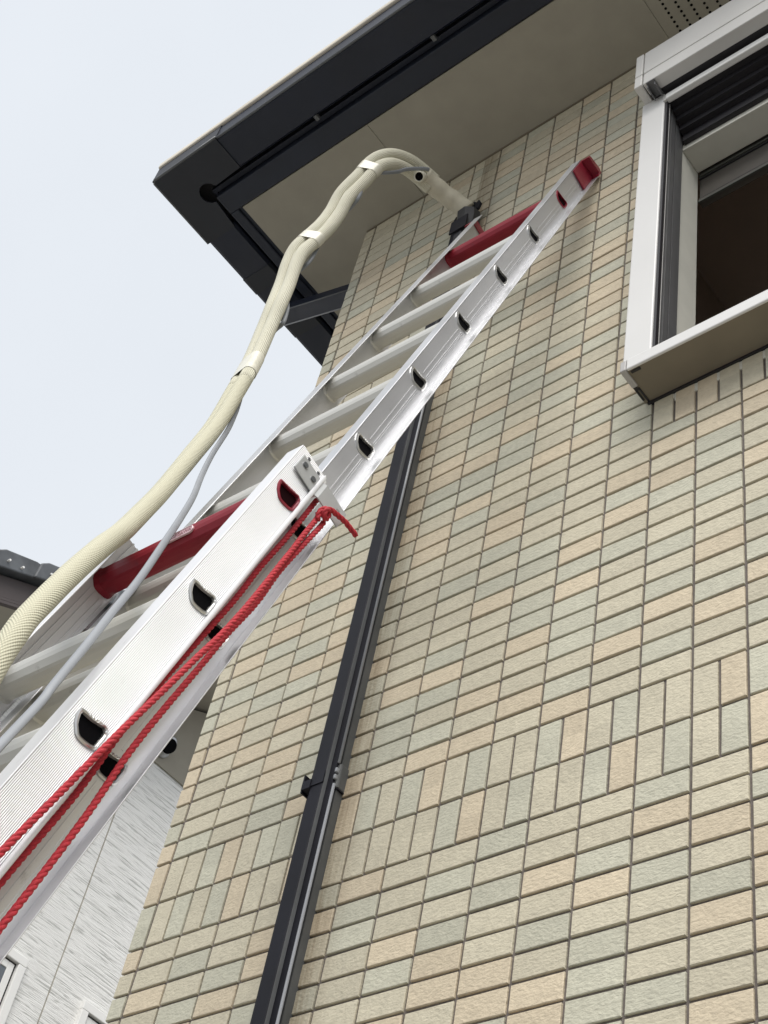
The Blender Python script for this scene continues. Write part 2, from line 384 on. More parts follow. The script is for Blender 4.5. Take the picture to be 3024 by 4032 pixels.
def proj(p):
    q = Vector(p) - CAM_P; d = q.dot(CAM_F)
    return (1512 + FPX*q.dot(CAM_R)/d, 2016 + FPX*q.dot(CAM_D)/d)
def tri_area(P):
    return abs(sum(P[i][0]*P[(i+1) % 4][1] - P[(i+1) % 4][0]*P[i][1] for i in range(4)))/2
LADPOLY = [(1640, 1010), (2330, 640), (2330, 760), (1480, 1950), (830, 2800), (0, 3700), (0, 2600)]
def inside(pt, poly):
    x, y = pt; r = False
    for i in range(len(poly)):
        (x0, y0), (x1, y1) = poly[i], poly[i-1]
        if (y0 > y) != (y1 > y) and x < (x1-x0)*(y-y0)/(y1-y0)+x0: r = not r
    return r
rank = []
for q in cells:
    q = clip_cell(q)
    if q is None or q[1]-q[0] < 0.012 or q[3]-q[2] < 0.008: continue
    cx, cz = (q[0]+q[1])/2, (q[2]+q[3])/2
    pc = proj((cx, 0, cz)); a = 0.0
    if 0 < pc[0] < 3024 and 0 < pc[1] < 4032 and not inside(pc, LADPOLY):
        a = tri_area([proj((q[0],0,q[2])), proj((q[1],0,q[2])), proj((q[1],0,q[3])), proj((q[0],0,q[3]))])
        if -0.31 < cx < -0.25: a *= 0.3
    rank.append((a, q))
rank.sort(key=lambda t: -t[0])

def tile_kind(q):
    rnd = random.Random(int(round(q[0]*1000))*7919 + int(round(q[2]*1000))*104729 + 3)
    v = rnd.random(); key = (int(round(q[0]*20)), int(round(q[2]*20)))
    if key in TCOL: return TCOL[key]
    return 0 if v < 0.50 else (1 if v < 0.77 else 2)
TCOL = {}
# colours read off the wall: per course, columns from the given first column; B beige, G sage, P peach
for r, c0, s in [(-1, 0, 'BGBBGBP'), (-2, 0, 'GBBBPBG'), (-3, 0, 'BGPGBPB'), (-4, 0, 'GBBPGBP'), (-5, 0, 'PBGBBGP'),
                 (-6, -1, 'BPPBGBPB'), (-7, -1, 'PBPPGBBP'), (-8, -1, 'BBGPGGBB'), (4, 0, 'PBPBBBG'),
                 (5, 0, 'BPGPBBB'), (6, 0, 'PBBGBGB'), (7, 0, 'BBGPBBB')]:
    for i, ch in enumerate(s):
        TCOL[(int(round((c0+i)*2)), r)] = 'BGP'.index(ch)
for k, s0, s in [(0, -2, 'BBGPBGBBGPBGBGPB'), (2, -3, 'BGPBGBBGPBGBBBPGB')]:
    for i, ch in enumerate(s): TCOL[(s0+i, k)] = 'BGP'.index(ch)

for c, r0, st_ in [(3, 5, 'BPGBBBGBPGP'), (4, 5, 'GBPGBGBBGPB'), (5, 4, 'BBPGBPBBGBG'), (6, 4, 'BGBPGBGBBP'), (2, 18, 'BPGBPBBBGP'),
                   (1, 19, 'PBBBGBGPGBBBGP'), (-7, -4, 'BPBB'), (-6, -4, 'GBGB'), (-5, -4, 'PGBB'), (-7, 4, 'GB'), (-6, 4, 'BB')]:
    for i, ch in enumerate(st_): TCOL[(c*2, r0+i)] = 'BGP'.index(ch)
for k, s0, st_ in [(2, -15, 'PBBGPBGG'), (0, -15, 'GBGBGPBB')]:
    for i, ch in enumerate(st_): TCOL[(s0+i, k)] = 'BGP'.index(ch)
for r, kd in ((-1, 2), (-2, 0), (-3, 1), (4, 2), (5, 1)): TCOL[(-15, r)] = kd
cache = {}
stuff = MB(); stuff_idx = []
for i, (a, q) in enumerate(rank):
    wd, ht = q[1]-q[0]-J, q[3]-q[2]-J
    cx, cz = (q[0]+q[1])/2, (q[2]+q[3])/2
    if q[0] == XC: wd += J/2; cx -= J/4
    kd = tile_kind(q)
    yo = random.uniform(-0.0007, 0.0007); rx, rz = random.uniform(-0.004, 0.004), random.uniform(-0.003, 0.003)
    if i < 300:
        key = (round(wd, 3), round(ht, 3), kd, i % 3)
        if key not in cache:
            vs, fs = tile_mesh(wd, ht, i); mb = MB(); mb.add(vs, fs); cache[key] = mb.mesh('tile', TILE[kd])
        o = link('tile', cache[key], wall, Vector((cx, yo, cz)) - HO); o.rotation_euler = (rx, 0, rz)
    else:
        vs, fs = tile_mesh(wd, ht, i)
        stuff.add([(x+cx, y+yo+rx*z+rz*x, z+cz) for x, y, z in vs], fs); stuff_idx += [kd]*len(fs)
st = hb(stuff, 'wall_tiles', TILE, wall); st['kind'] = 'stuff'
st.data.polygons.foreach_set('material_index', stuff_idx)
# the side wall round the corner carries the same tiles
stuff = MB(); stuff_idx = []
for r in range(-62, 56):
    for c in range(0, 70):
        y0, y1 = c*0.1 + 0.004, (c+1)*0.1
        z0, z1 = r*0.05, min((r+1)*0.05, SOF)
        if z1-z0 < 0.01: continue
        vs, fs = tile_mesh(y1-y0-J, z1-z0-J, r*70+c)
        kd = random.choice((0,0,1,2)); yc, zc = (y0+y1)/2, (z0+z1)/2
        stuff.add([(XC + y, yc - x, z+zc) for x, y, z in vs], fs); stuff_idx += [kd]*len(fs)
st = hb(stuff, 'wall_tiles', TILE, wall_side); st['kind'] = 'stuff'
st.data.polygons.foreach_set('material_index', stuff_idx)

# --- soffit boards
SB = MB(); SB.box(-1.06, XR, -0.305, -0.30, SOF+0.02, SOF+0.04)
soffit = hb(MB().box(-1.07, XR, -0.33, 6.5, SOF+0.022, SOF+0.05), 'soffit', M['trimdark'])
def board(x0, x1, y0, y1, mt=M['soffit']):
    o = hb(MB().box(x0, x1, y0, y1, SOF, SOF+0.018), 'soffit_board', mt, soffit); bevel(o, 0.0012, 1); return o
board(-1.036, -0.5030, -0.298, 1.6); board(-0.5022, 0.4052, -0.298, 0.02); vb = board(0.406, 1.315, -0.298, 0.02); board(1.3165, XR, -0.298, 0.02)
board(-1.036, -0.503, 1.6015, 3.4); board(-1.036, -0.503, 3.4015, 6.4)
h = MB()
for i in range(27):
    for j in range(16):
        x = 0.444 + 0.0323*i; y = -0.021 - 0.0158*j - (0.0 if i % 2 else 0.0)
        if y < -0.27: continue
        n = 8; r = 0.0042
        h.add([(x + r*cos(2*pi*k/n), y + r*sin(2*pi*k/n), SOF-0.0006) for k in range(n)] + [(x + r*cos(2*pi*k/n), y + r*sin(2*pi*k/n), SOF+0.001) for k in range(n)],
              [tuple(range(n-1,-1,-1))] + [(k, (k+1) % n, n+(k+1) % n, n+k) for k in range(n)])
o = hb(h, 'vent_holes', M['black'], soffit); o['kind'] = 'stuff'
# dark strip painting the shade between wall head and soffit
o = hb(MB().box(XC+0.004, XR, -0.003, 0.004, SOF-0.004, SOF-0.0005), 'dark_seam_strip', M['frameunder'], wall)

# --- eave trim (front and left), gutters, roof
trim = MB()
trim.box(-1.086, XR, -0.374, -0.301, SOF-0.004, SOF+0.06)
trim.box(-1.086, -1.051, -0.3008, 6.5, SOF-0.004, SOF+0.06)
trim_o = hb(trim, 'fascia', M['trimdark']); bevel(trim_o, 0.004, 2)
inner = MB(); inner.box(-1.050, -1.037, -0.3005, 6.4, SOF+0.004, SOF+0.05)
hb(inner, 'groove_shade_strip', M['gutter'], trim_o)  # dark strip standing for the shade in the groove
boards = MB(); boards.box(-1.10, XR, -0.392, -0.376, SOF+0.03, SOF+0.16); boards.box(-1.10, -1.0885, -0.3755, 6.5, SOF+0.03, SOF+0.16)
hb(boards, 'fascia_board', M['gutter'], trim_o)

def gutter_profile(lift=0.0):
    # (outward distance from the fascia, height)
    t = 0.004
    return [(0.0, 0.075), (0.0, 0.012+lift), (0.008, 0.0+lift), (0.112, 0.0+lift), (0.122, 0.004+lift), (0.124, 0.07), (0.124, 0.084), (0.116, 0.084), (0.118, 0.07), (0.116, 0.010), (0.010, 0.008), (0.005, 0.075)]
FY, FX = -0.408, -1.102       # inner gutter edges
gp = gutter_profile()
gut = MB().prism(gp, lambda p: (-0.952, FY-p[0], SOF+p[1]), lambda p: (XR, FY-p[0], SOF+p[1]))
gutter = hb(gut, 'gutter', M['gutter'])
gut = MB().prism(gp, lambda p: (FX-p[0], -0.268, SOF+p[1]), lambda p: (FX-p[0], 6.5, SOF+p[1]))
gutter_side = hb(gut, 'gutter', M['gutter'])
hb(MB().tube([(-0.944, FY-0.123, SOF+0.003), (XR, FY-0.123, SOF+0.003)], 0.0045, 8), 'gutter_bead', M['bead'], gutter, smooth=True)
# corner piece: L of bottom plates with a rounded inner corner
R = 0.075
CX, CY = FX, FY
arc = []
c0x, c0y = FX-0.0, FY
cor = MB()
poly = [(-0.942, FY-0.004), (-0.942, FY-0.127), (FX-0.127, FY-0.127), (FX-0.127, -0.258), (FX-0.004, -0.258), (FX-0.004, FY+0.045)]
for k in range(9):
    a = radians(90 + k*22.5); 
arcpts = [(FX+0.010 + 0.036*cos(radians(t)), FY+0.010 + 0.036*sin(radians(t))) for t in (95, 120, 145, 170, 195, 220, 245, 270, 295, 320, 345)]
poly = poly[:5] + arcpts
cor.prism(poly, lambda p: (p[0], p[1], SOF-0.003), lambda p: (p[0], p[1], SOF+0.003))
cor.box(FX-0.127, -0.942, FY-0.1275, FY-0.1235, SOF-0.002, SOF+0.0855)
cor.box(FX-0.1275, FX-0.1235, FY-0.1230, -0.258, SOF-0.002, SOF+0.0855)
cor_o = hb(cor, 'gutter_corner', M['gutter_c'], gutter)
hb(MB().tube([(-0.942, FY-0.1265, SOF+0.001), (FX-0.118, FY-0.1265, SOF+0.001), (FX-0.1265, FY-0.118, SOF+0.001), (FX-0.1265, -0.258, SOF+0.001)], 0.0052, 8), 'gutter_corner_bead', M['bead'], gutter, smooth=True)
for ya in (-0.085, 0.125):
    hb(MB().prism(gutter_profile(-0.0015), lambda p: (FX-p[0]*1.025+0.001, ya, SOF+p[1]), lambda p: (FX-p[0]*1.025+0.001, ya+0.07, SOF+p[1])), 'gutter_joint', M['gutter_c'], gutter_side)
# lid added over the gutter void so the notch reads dark
hb(MB().box(FX-0.10, FX+0.02, FY-0.10, FY+0.02, SOF+0.08, SOF+0.085), 'notch_shade_lid', M['gutter'], gutter)
hk = MB().box(-0.006, 0.006, -0.018, 0.0, -0.004, 0.012).mesh('gutter_hook', M['bead'])
for x in (-0.62, -0.16, 0.30, 0.76, 1.22): link('gutter_hook', hk, gutter, Vector((x, FY+0.012, SOF-0.002)) - HO)
# roof: hip planes behind the gutter with an edge strip painted pale as if lit
ey, ex, ez = FY-0.126, FX-0.126, SOF+0.086
sl_ = 0.42
rf = MB()
run = 3.2
rf.add([(ex, ey, ez), (XR, ey, ez), (XR, ey+run, ez+run*sl_), (ex+run, ey+run, ez+run*sl_), (ex+run, 7.0, ez+run*sl_), (ex, 7.0, ez),
        (ex+0.05, ey+0.05, ez-0.02), (XR, ey+0.05, ez-0.02), (ex+0.05, 7.0, ez-0.02), (XR, 7.0, ez-0.02)],
       [(0,1,2,3), (0,3,4,5), (6,8,9,7), (0,6,7,1), (0,5,8,6)])
roof = hb(rf, 'roof', M['rooftile'])
de = MB(); de.box(ex-0.004, XR, ey-0.008, ey+0.02, ez-0.003, ez+0.027); de.box(ex-0.008, ex+0.02, ey+0.0205, 7.0, ez-0.003, ez+0.027)
o = hb(de, 'roof_edge_lit', M['edgelit'], roof); bevel(o, 0.006, 2)

# --- drain pipe from the side gutter back to the wall
P0, P1 = Vector((-1.175, 0.078, 2.634)), Vector((-0.785, 0.078, 2.463))      # line of the underside
ax = (P1-P0).normalized(); up = Vector((0, 0, 1))
sec = [(-0.027, 0.0), (0.027, 0.0), (0.027, 0.05), (-0.021, 0.05), (-0.027, 0.044)]
dp = MB().prism(sec, lambda p: tuple(P0 + Vector((0,1,0))*p[0] + up*p[1]), lambda p: tuple(P1 + Vector((0,1,0))*p[0] + up*p[1]))
drain = hb(dp, 'drain_pipe', M['gutter'])
for yy_, zz, rr, mt in ((0.028, 0.001, 0.0028, 'ductbead_lit'), (-0.028, 0.003, 0.0028, 'bead')):
    A, B_ = P0 + Vector((0, yy_, zz)), P1 + Vector((0, yy_, zz))
    hb(MB().tube([A, B_], rr, 6), 'pipe_edge_highlight', M[mt], drain, smooth=True)  # thin tubes painting the highlights along the pipe's lower edges
dn = MB().box(-0.805, -0.752, 0.095, 0.155, GZ, 2.46); hb(dn, 'downpipe', M['gutter'], drain)

# --- window with shutter box
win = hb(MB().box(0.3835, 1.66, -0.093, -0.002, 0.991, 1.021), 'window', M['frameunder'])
FYW = -0.094
def wp(mb, name, mt, bev=0.0015): 
    o = hb(mb, name, mt, win)
    if bev: bevel(o, bev, 2)
    return o
wp(MB().box(0.386, 0.4525, FYW-0.001, -0.004, 1.0215, 2.168), 'jamb', M['whitealu'], 0.003)
wp(MB().box(1.592, 1.658, FYW-0.001, -0.004, 1.0215, 2.168), 'jamb', M['whitealu'], 0.003)
wp(MB().box(0.3965, 1.66, FYW-0.003, FYW+0.004, 0.9885, 1.024), 'sill', M['whitealu'], 0.003)
wp(MB().box(0.3825, 0.396, FYW-0.0045, -0.05, 0.987, 1.02), 'sill_end_cap', mat('cap_grey', (0.42,0.41,0.40), 0.5), 0.002)
# slots and sealant under the sill
us = MB(); us.box(0.384, 0.388, -0.09, -0.012, 0.9885, 0.9915); us.box(0.402, 0.423, -0.088, -0.082, 0.9885, 0.9912); us.box(0.392, 0.3955, -0.045, -0.004, 0.9885, 0.9912); us.box(0.386, 0.394, -0.078, -0.066, 0.9882, 0.9912); us.box(0.3865, 0.392, -0.052, -0.04, 0.9882, 0.9912)
wp(us, 'drain_slot', M['trackdark'], 0)
wp(MB().box(0.39, 1.66, -0.0045, 0.004, 0.984, 0.9905), 'dark_seam_strip', M['trackdark'], 0)
# left reveal: shutter guide and tracks
rv = MB()
wp(MB().box(0.4526, 0.4592, FYW+0.003, FYW+0.0145, 1.024, 2.16), 'shutter_guide', M['trackdark'], 0)
wp(MB().box(0.4526, 0.4598, FYW+0.0148, FYW+0.0165, 1.024, 2.16), 'shutter_guide', M['shutter'], 0)
for (y0, y1, x1, mt) in ((-0.079, -0.074, 0.4575, 'track'), (-0.0735, -0.062, 0.4545, 'track'), (-0.0615, -0.045, 0.4565, 'track'), (-0.0445, -0.040, 0.454, 'trackdark'), (-0.0395, -0.022, 0.4560, 'track'), (-0.0215, -0.004, 0.4535, 'track')):
    wp(MB().box(0.4527, x1, y0, y1, 1.024, 2.15), 'track', M[mt], 0)
# underside of the frame head, stepped
for (y0, y1, z) in ((-0.083, -0.066, 2.125), (-0.0655, -0.048, 2.105), (-0.0475, -0.030, 2.085), (-0.0295, -0.014, 2.062), (-0.0135, 0.0, 2.03)):
    wp(MB().box(0.459, 1.59, y0, y1, z, 2.19), 'head_track', M['trackdark'], 0)
# inner casing
wp(MB().box(0.4485-0.03, 0.4495, 0.001, 0.079, 0.97, 2.04), 'casing', M['casing'])
wp(MB().box(0.4500, 1.60, 0.001, 0.077, 2.012, 2.04), 'casing', M['casing'])
wp(MB().box(1.60, 1.63, 0.001, 0.079, 0.97, 2.04), 'casing', M['casing'])
wp(MB().box(0.4500, 1.5995, 0.001, 0.12, 0.96, 1.0), 'casing', M['casing'])
# curtain rail and inner rails
M['railbox'] = mat('curtain_box_brown', (0.075, 0.066, 0.056), 0.7, var=0.1, vscale=20)
wp(MB().box(0.4505, 1.60, 0.0855, 0.103, 1.872, 2.06), 'curtain_box', M['railbox'])
for z0_, z1_, y0_, mt_ in ((1.868, 1.874, 0.079, 'raildark'), (1.878, 1.885, 0.081, 'railbox'), (1.888, 1.891, 0.082, 'trackdark'), (1.985, 1.989, 0.081, 'trackdark'), (1.995, 2.003, 0.079, 'raildark')):
    wp(MB().box(0.4505, 1.60, y0_, 0.0853, z0_, z1_), 'curtain_rail', M[mt_], 0)
wp(MB().box(0.4505, 1.60, 0.1035, 0.1505, 2.055, 2.07), 'curtain_rail', M['raildark'])
# shutter housing
BZ0, BZ1, BY = 2.166, 2.350, -0.148
wp(MB().box(0.419, 1.652, BY, -0.012, BZ0+0.062, BZ1), 'shutter_box', M['shutter'], 0.003)
wp(MB().box(0.419, 1.652, BY+0.001, -0.085, BZ0, BZ0+0.0585), 'shutter_box', M['shutter'], 0.003)
wp(MB().box(0.3935, 0.4165, BY-0.001, -0.002, BZ0+0.062, BZ1+0.001), 'shutter_box_end', M['shutter'], 0.003)
wp(MB().box(0.3935, 0.4165, BY-0.001, -0.002, BZ0-0.001, BZ0+0.0585), 'shutter_box_end', M['shutter'], 0.003)
wp(MB().box(0.42, 1.65, -0.14, -0.02, BZ0+0.0585, BZ0+0.062), 'shutter_box_gap', M['trackdark'], 0)
wp(MB().box(0.4205, 1.651, -0.112, -0.0855, BZ0-0.0015, BZ0+0.02), 'shutter_box_slot', M['trackdark'], 0)
wp(MB().box(0.459, 1.59, -0.1005, -0.083, 2.120, 2.146), 'shutter_bar', M['nframe'], 0.003)
wp(MB().box(0.450, 0.459, -0.098, -0.08, 2.12, 2.15), 'shutter_bar_end', M['shutter'], 0.002)
brk = MB(); brk.box(0.428, 0.452, -0.146, -0.10, BZ0-0.004, BZ0-0.0005); brk.box(0.428, 0.431, -0.14, -0.10, BZ0-0.022, BZ0-0.004); brk.box(0.449, 0.452, -0.14, -0.10, BZ0-0.022, BZ0-0.004)
wp(brk, 'shutter_bracket', M['track'], 0)
# sliding sash parked at the far side
sash = MB()
for bx in ((1.04, 1.075, 1.03, 2.0), (1.55, 1.59, 1.03, 2.0)): sash.box(bx[0], bx[1], -0.03, -0.015, bx[2], bx[3])
sash.box(1.0755, 1.5495, -0.03, -0.015, 1.03, 1.08); sash.box(1.0755, 1.5495, -0.03, -0.015, 1.96, 2.0)
wp(sash, 'sash', M['track'])
wp(MB().box(1.0755, 1.5495, -0.024, -0.02, 1.0805, 1.9595), 'pane', M['nglass'], 0)
# the room behind
rm = MB(); x0, x1, y0, y1, z0, z1 = 0.16, 2.3, 0.1505, 2.6, 0.1, 2.46
rm.add([(x0,y0,z0),(x1,y0,z0),(x1,y1,z0),(x0,y1,z0),(x0,y0,z1),(x1,y0,z1),(x1,y1,z1),(x0,y1,z1)], [(0,1,2,3),(4,7,6,5),(1,5,6,2),(2,6,7,3),(3,7,4,0)])
hb(rm, 'room', M['room'])

# ------------------------------------------------------------------ pipe duct on the wall
duct = thing('pipe_duct', 'black stepped pipe duct running up the tiled wall, broken open at its top', 'pipe duct', (-0.2805, 0, GZ))
DO = Vector((-0.2805, 0, GZ))
def db(mb, name, mt, parent=duct, **k):
    mb.v = [tuple(Vector(x) - DO) for x in mb.v]; return mb.build(name, mt, parent, **k)
XD = -0.2805
def strip(poly, z0, z1, name, mt, parent=duct):
    return db(MB().prism(poly, lambda p: (p[0], p[1], z0), lambda p: (p[0], p[1], z1)), name, mt, parent)
Z1 = 2.16
strip([(-0.3135, 0.006), (-0.247, 0.006), (-0.247, -0.017), (-0.3135, -0.017)], GZ, Z1, 'duct_base', M['ductside_lit'])
cover = strip([(-0.311, -0.0175), (-0.2505, -0.0175), (-0.2505, -0.0275), (-0.2655, -0.0280), (-0.2975, -0.0280), (-0.311, -0.0275)], GZ, Z1, 'duct_cover', M['duct'])
strip([(-0.2970, -0.0282), (-0.2650, -0.0282), (-0.2652, -0.0375), (-0.2665, -0.0385), (-0.2955, -0.0385), (-0.2968, -0.0375)], GZ, Z1-0.01, 'duct_front', M['duct'], cover)
strip([(-0.2648, -0.0285), (-0.2640, -0.0285), (-0.2642, -0.0372), (-0.2650, -0.0372)], GZ, Z1-0.012, 'duct_step_lit', M['ductlit'], cover)  # thin strip painting the lit face of the step
db(MB().tube([(-0.2490, -0.0245, GZ), (-0.2490, -0.0245, 0.218)], 0.0032, 8), 'duct_bead_lit', M['ductbead_lit'], cover, smooth=True)
db(MB().tube([(-0.2490, -0.0245, 0.268), (-0.2490, -0.0245, Z1-0.02)], 0.0032, 8), 'duct_bead_lit', M['ductbead_lit'], cover, smooth=True)
# joint collar
def collar(z):
    c = strip([(-0.3165, 0.006), (-0.2435, 0.006), (-0.2435, -0.019), (-0.247, -0.023), (-0.3125, -0.023), (-0.3165, -0.019)], z-0.028, z+0.028, 'duct_collar', M['ductside_lit'])
    bevel(c, 0.004, 2)
    db(MB().box(-0.2435-0.004, -0.2428, -0.0185, 0.004, z-0.0315, z-0.0285), 'collar_lip', M['duct'], c)
    db(MB().box(-0.3165, -0.2950, -0.0425, -0.024, z-0.026, z-0.006), 'collar_strap', M['duct'], c)
    db(MB().box(-0.319, -0.3155, -0.04, -0.012, z-0.030, z+0.012), 'collar_clip', M['duct'], c)
    db(MB().box(-0.2965, -0.2640, -0.0405, -0.0389, z-0.022, z+0.004), 'collar_strap', M['duct'], c)
    for dz in (0.004, -0.012): 
        o = db(MB().box(-0.2515, -0.2455, -0.0295, -0.0215, z+dz, z+dz+0.011), 'collar_screw', M['ductbead_lit'], c); bevel(o, 0.002, 2)
collar(0.240); collar(-1.9)
# broken top: shards and the elbow boot the pipes come out of
def shard(pts, y0, y1, name='broken_edge'):
    return db(MB().prism(pts, lambda p: (p[0], y0, p[1]), lambda p: (p[0], y1, p[1])), name, M['duct'])
shard([(-0.311, 2.10), (-0.285, 2.13), (-0.283, 2.19), (-0.292, 2.225), (-0.300, 2.262), (-0.306, 2.285), (-0.3105, 2.29)], -0.020, -0.017)
shard([(-0.279, 2.14), (-0.258, 2.15), (-0.262, 2.255), (-0.270, 2.275), (-0.276, 2.330), (-0.283, 2.312), (-0.288, 2.285), (-0.294, 2.337), (-0.301, 2.315), (-0.300, 2.270), (-0.292, 2.245), (-0.286, 2.215)], -0.031, -0.028)
shard([(-0.285, 2.11), (-0.262, 2.11), (-0.262, 2.17), (-0.272, 2.215), (-0.285, 2.18)], -0.034, -0.0315)
boot_pts = [(-0.2455, -0.026, 2.12), (-0.2435, -0.027, 2.20), (-0.238, -0.030, 2.255), (-0.238, -0.036, 2.285)]
bt = db(MB().tube(smooth_path(boot_pts, 5), 0.034, 8, rfun=lambda a, L: 0.030 + 0.005*min(1, L/0.15)), 'boot', M['ductdark'])
db(MB().box(-0.272, -0.214, -0.0625, -0.058, 2.17, 2.235), 'boot_rib', M['duct'], bt)
shard([(-0.226, 2.29), (-0.206, 2.30), (-0.200, 2.325), (-0.209, 2.348), (-0.219, 2.338), (-0.224, 2.352), (-0.238, 2.352), (-0.24, 2.33)], -0.036, -0.028, 'boot_flap')

# ------------------------------------------------------------------ extension ladder (local: x along the rungs, y into the wall, z up the rails)
LB = Vector((0.2281, -0.6739, 0.1079)); LE = Vector((0.99965, 0.02628, 0.00082)); LD = Vector((-0.00800, 0.27430, 0.96161))
LE = (LE - LD*LE.dot(LD)).normalized(); LD.normalize(); LY = LD.cross(LE)
FOOT = (GZ - LB.z) / LD.z + 0.012        # local z of the feet
LM = Matrix(((LE.x, LY.x, LD.x, 0), (LE.y, LY.y, LD.y, 0), (LE.z, LY.z, LD.z, 0), (0, 0, 0, 1)))
LM.translation = LB + LD*FOOT
ladder = thing('extension_ladder', 'silver aluminium extension ladder with two red rungs leaning on the tiled wall', 'ladder', mat=LM)
def lb(mb, name, mt, parent=ladder, **k):
    mb.v = [(x, y, z - FOOT) for x, y, z in mb.v]; return mb.build(name, mt, parent, **k)
RUNG = [(0.007, 0.028), (0.0145, 0.009), (0.022, -0.011), (0.020, -0.016), (0.014, -0.0185), (0.001, -0.0195), (-0.012, -0.0195), (-0.017, -0.017), (-0.021, -0.012), (-0.0255, 0.000), (-0.0265, 0.008), (-0.025, 0.013), (-0.016, 0.0225), (-0.008, 0.0262), (0.001, 0.0285)]   # (z, out) of the outer rivet rim
RUNG = [(-p[1], p[0]) for p in RUNG]      # -> local (y, z)
def scaled(poly, s):
    cy = sum(p[0] for p in poly)/len(poly); cz = sum(p[1] for p in poly)/len(poly)
    out = []
    for p in poly:
        d = Vector((p[0]-cy, p[1]-cz)); L = d.length; d *= (L+s)/L; out.append((cy+d.x, cz+d.y))
    return out
INNER, HOLE, RIM = scaled(RUNG, -0.0030), scaled(RUNG, -0.0054), scaled(RUNG, 0.0)
def ray_poly(poly, ang, c):
    dx, dy = cos(ang), sin(ang); best = None
    for i in range(len(poly)):
        ax_, ay_ = poly[i][0]-c[0], poly[i][1]-c[1]; bx_, by_ = poly[(i+1) % len(poly)][0]-c[0], poly[(i+1) % len(poly)][1]-c[1]
        ex_, ey_ = bx_-ax_, by_-ay_; den = dx*ey_ - dy*ex_
        if abs(den) < 1e-12: continue
        t = (ax_*ey_ - ay_*ex_)/den; u = (ax_*dy - ay_*dx)/den
        if t > 0 and -1e-9 <= u <= 1+1e-9 and (best is None or t < best): best = t
    return (c[0]+dx*best, c[1]+dy*best)
def web_sheet(mb, x, y0, y1, z0, z1, holes, flip):
    """flat sheet in the YZ plane with rung holes"""
    hh = 0.034; zs = z0
    for hz in sorted(holes):
        a, b_ = hz-hh, hz+hh
        if a > zs: mb.add([(x,y0,zs),(x,y1,zs),(x,y1,a),(x,y0,a)], [(0,1,2,3) if flip else (3,2,1,0)])
        rect = [(y0, a-hz), (y1, a-hz), (y1, b_-hz), (y0, b_-hz)]
        c = (0.0, 0.0); c = (sum(p[0] for p in HOLE)/len(HOLE) + hc_off(y0, y1), 0.0)
        hol = [(p[0] + hc_off(y0, y1), p[1]) for p in HOLE]
        ang = sorted(set([2*pi*k/24 for k in range(24)] + [math.atan2(p[1]-c[1], p[0]-c[0]) % (2*pi) for p in rect]))
        vs = []
        for t in ang:
            q = ray_poly(hol, t, c); o_ = ray_poly(rect, t, c); vs += [(x, q[0], q[1]+hz), (x, o_[0], o_[1]+hz)]
        n = len(ang)
        mb.add(vs, [((2*i, 2*i+1, 2*((i+1) % n)+1, 2*((i+1) % n)) if flip else (2*((i+1) % n), 2*((i+1) % n)+1, 2*i+1, 2*i)) for i in range(n)])
        zs = b_
    mb.add([(x,y0,zs),(x,y1,zs),(x,y1,z1),(x,y0,z1)], [(0,1,2,3) if flip else (3,2,1,0)])
_off = [0.0]
def hc_off(y0, y1): return _off[0]

FYO = 0.0596                       # fly plane behind base plane
BXR, BXL = 0.0, -0.386             # web planes: right outer, left inner
FXR, FXL = -0.0331, -0.379
BTOP = 0.113
FTOP = 1.8248 + 0.298
FBOT = 1.8248 - 0.3*11.6
base_z = [-0.3*k for k in range(0, 11) if -0.3*k > FOOT + 0.08]
fly_z = [1.8248 - 0.3*k for k in range(0, 12) if 1.8248 - 0.3*k > FBOT + 0.05]

def rail(name, xw, sgn, yf, yb, z0, z1, holes, off, mt, fl, fb, ribs, mtflange):
    """C section: web at xw, flanges pointing outwards (sgn=+1 right rail, -1 left rail)"""
    _off[0] = off; t = 0.0022
    web = MB()
    web_sheet(web, xw, yf, yb, z0, z1, holes, True)
    web_sheet(web, xw - sgn*t, yf, yb, z0, z1, holes, True)
    for (ya, yb_, zz) in ((yf, yb, z1), (yf, yb, z0)):
        web.add([(xw, ya, zz), (xw - sgn*t, ya, zz), (xw - sgn*t, yb_, zz), (xw, yb_, zz)], [(0,1,2,3)])
    r = lb(web, name, mt)
    f = MB()
    xa, xb = sorted((xw + (0 if fl < 0 else -sgn*t), xw + sgn*fl)); f.box(xa, xb, yf-0.0024, yf, z0, z1)
    o = lb(f, 'front_flange', mtflange, r); bevel(o, 0.0012, 2)
    f = MB()
    xa, xb = sorted((xw - sgn*t, xw + sgn*fb)); f.box(xa, xb, yb, yb+0.0022, z0, z1)
    o = lb(f, 'back_flange', mtflange, r); bevel(o, 0.0009, 2)
    if ribs:
        for (ya, yb_, hgt) in ribs:
            g_ = MB(); xs = xw if hgt > 0 else xw - sgn*t
            xa, xb = sorted((xs, xs + sgn*abs(hgt)*(1 if hgt > 0 else -1)))
            cuts = [z0] + [q for hz in sorted(holes) for q in (hz-0.031, hz+0.029)] + [z1]
            for q in range(0, len(cuts), 2):
                if cuts[q+1] > cuts[q]: g_.box(xa, xb, ya, yb_, cuts[q], cuts[q+1])
            o = lb(g_, 'rail_rib', mtflange, r)
    return r
br = rail('base_rail', BXR, 1, -0.034, 0.022, FOOT, BTOP, base_z, 0.0, M['alurib'], -0.033, 0.004, None, M['alu'])
lb(MB().tube([(0.004, 0.0225, FOOT), (0.004, 0.0225, BTOP-0.01)], 0.0042, 8), 'rail_lip', M['alu'], br, smooth=True)
bl = rail('base_rail', BXL, -1, -0.034, 0.022, FOOT, BTOP, base_z, 0.0, M['alu'], -0.033, 0.004, [(-0.016, -0.013, -0.0022), (-0.006, 0.000, -0.0018), (0.007, 0.0085, -0.0022), (0.016, 0.0175, -0.0022)], M['alu'])
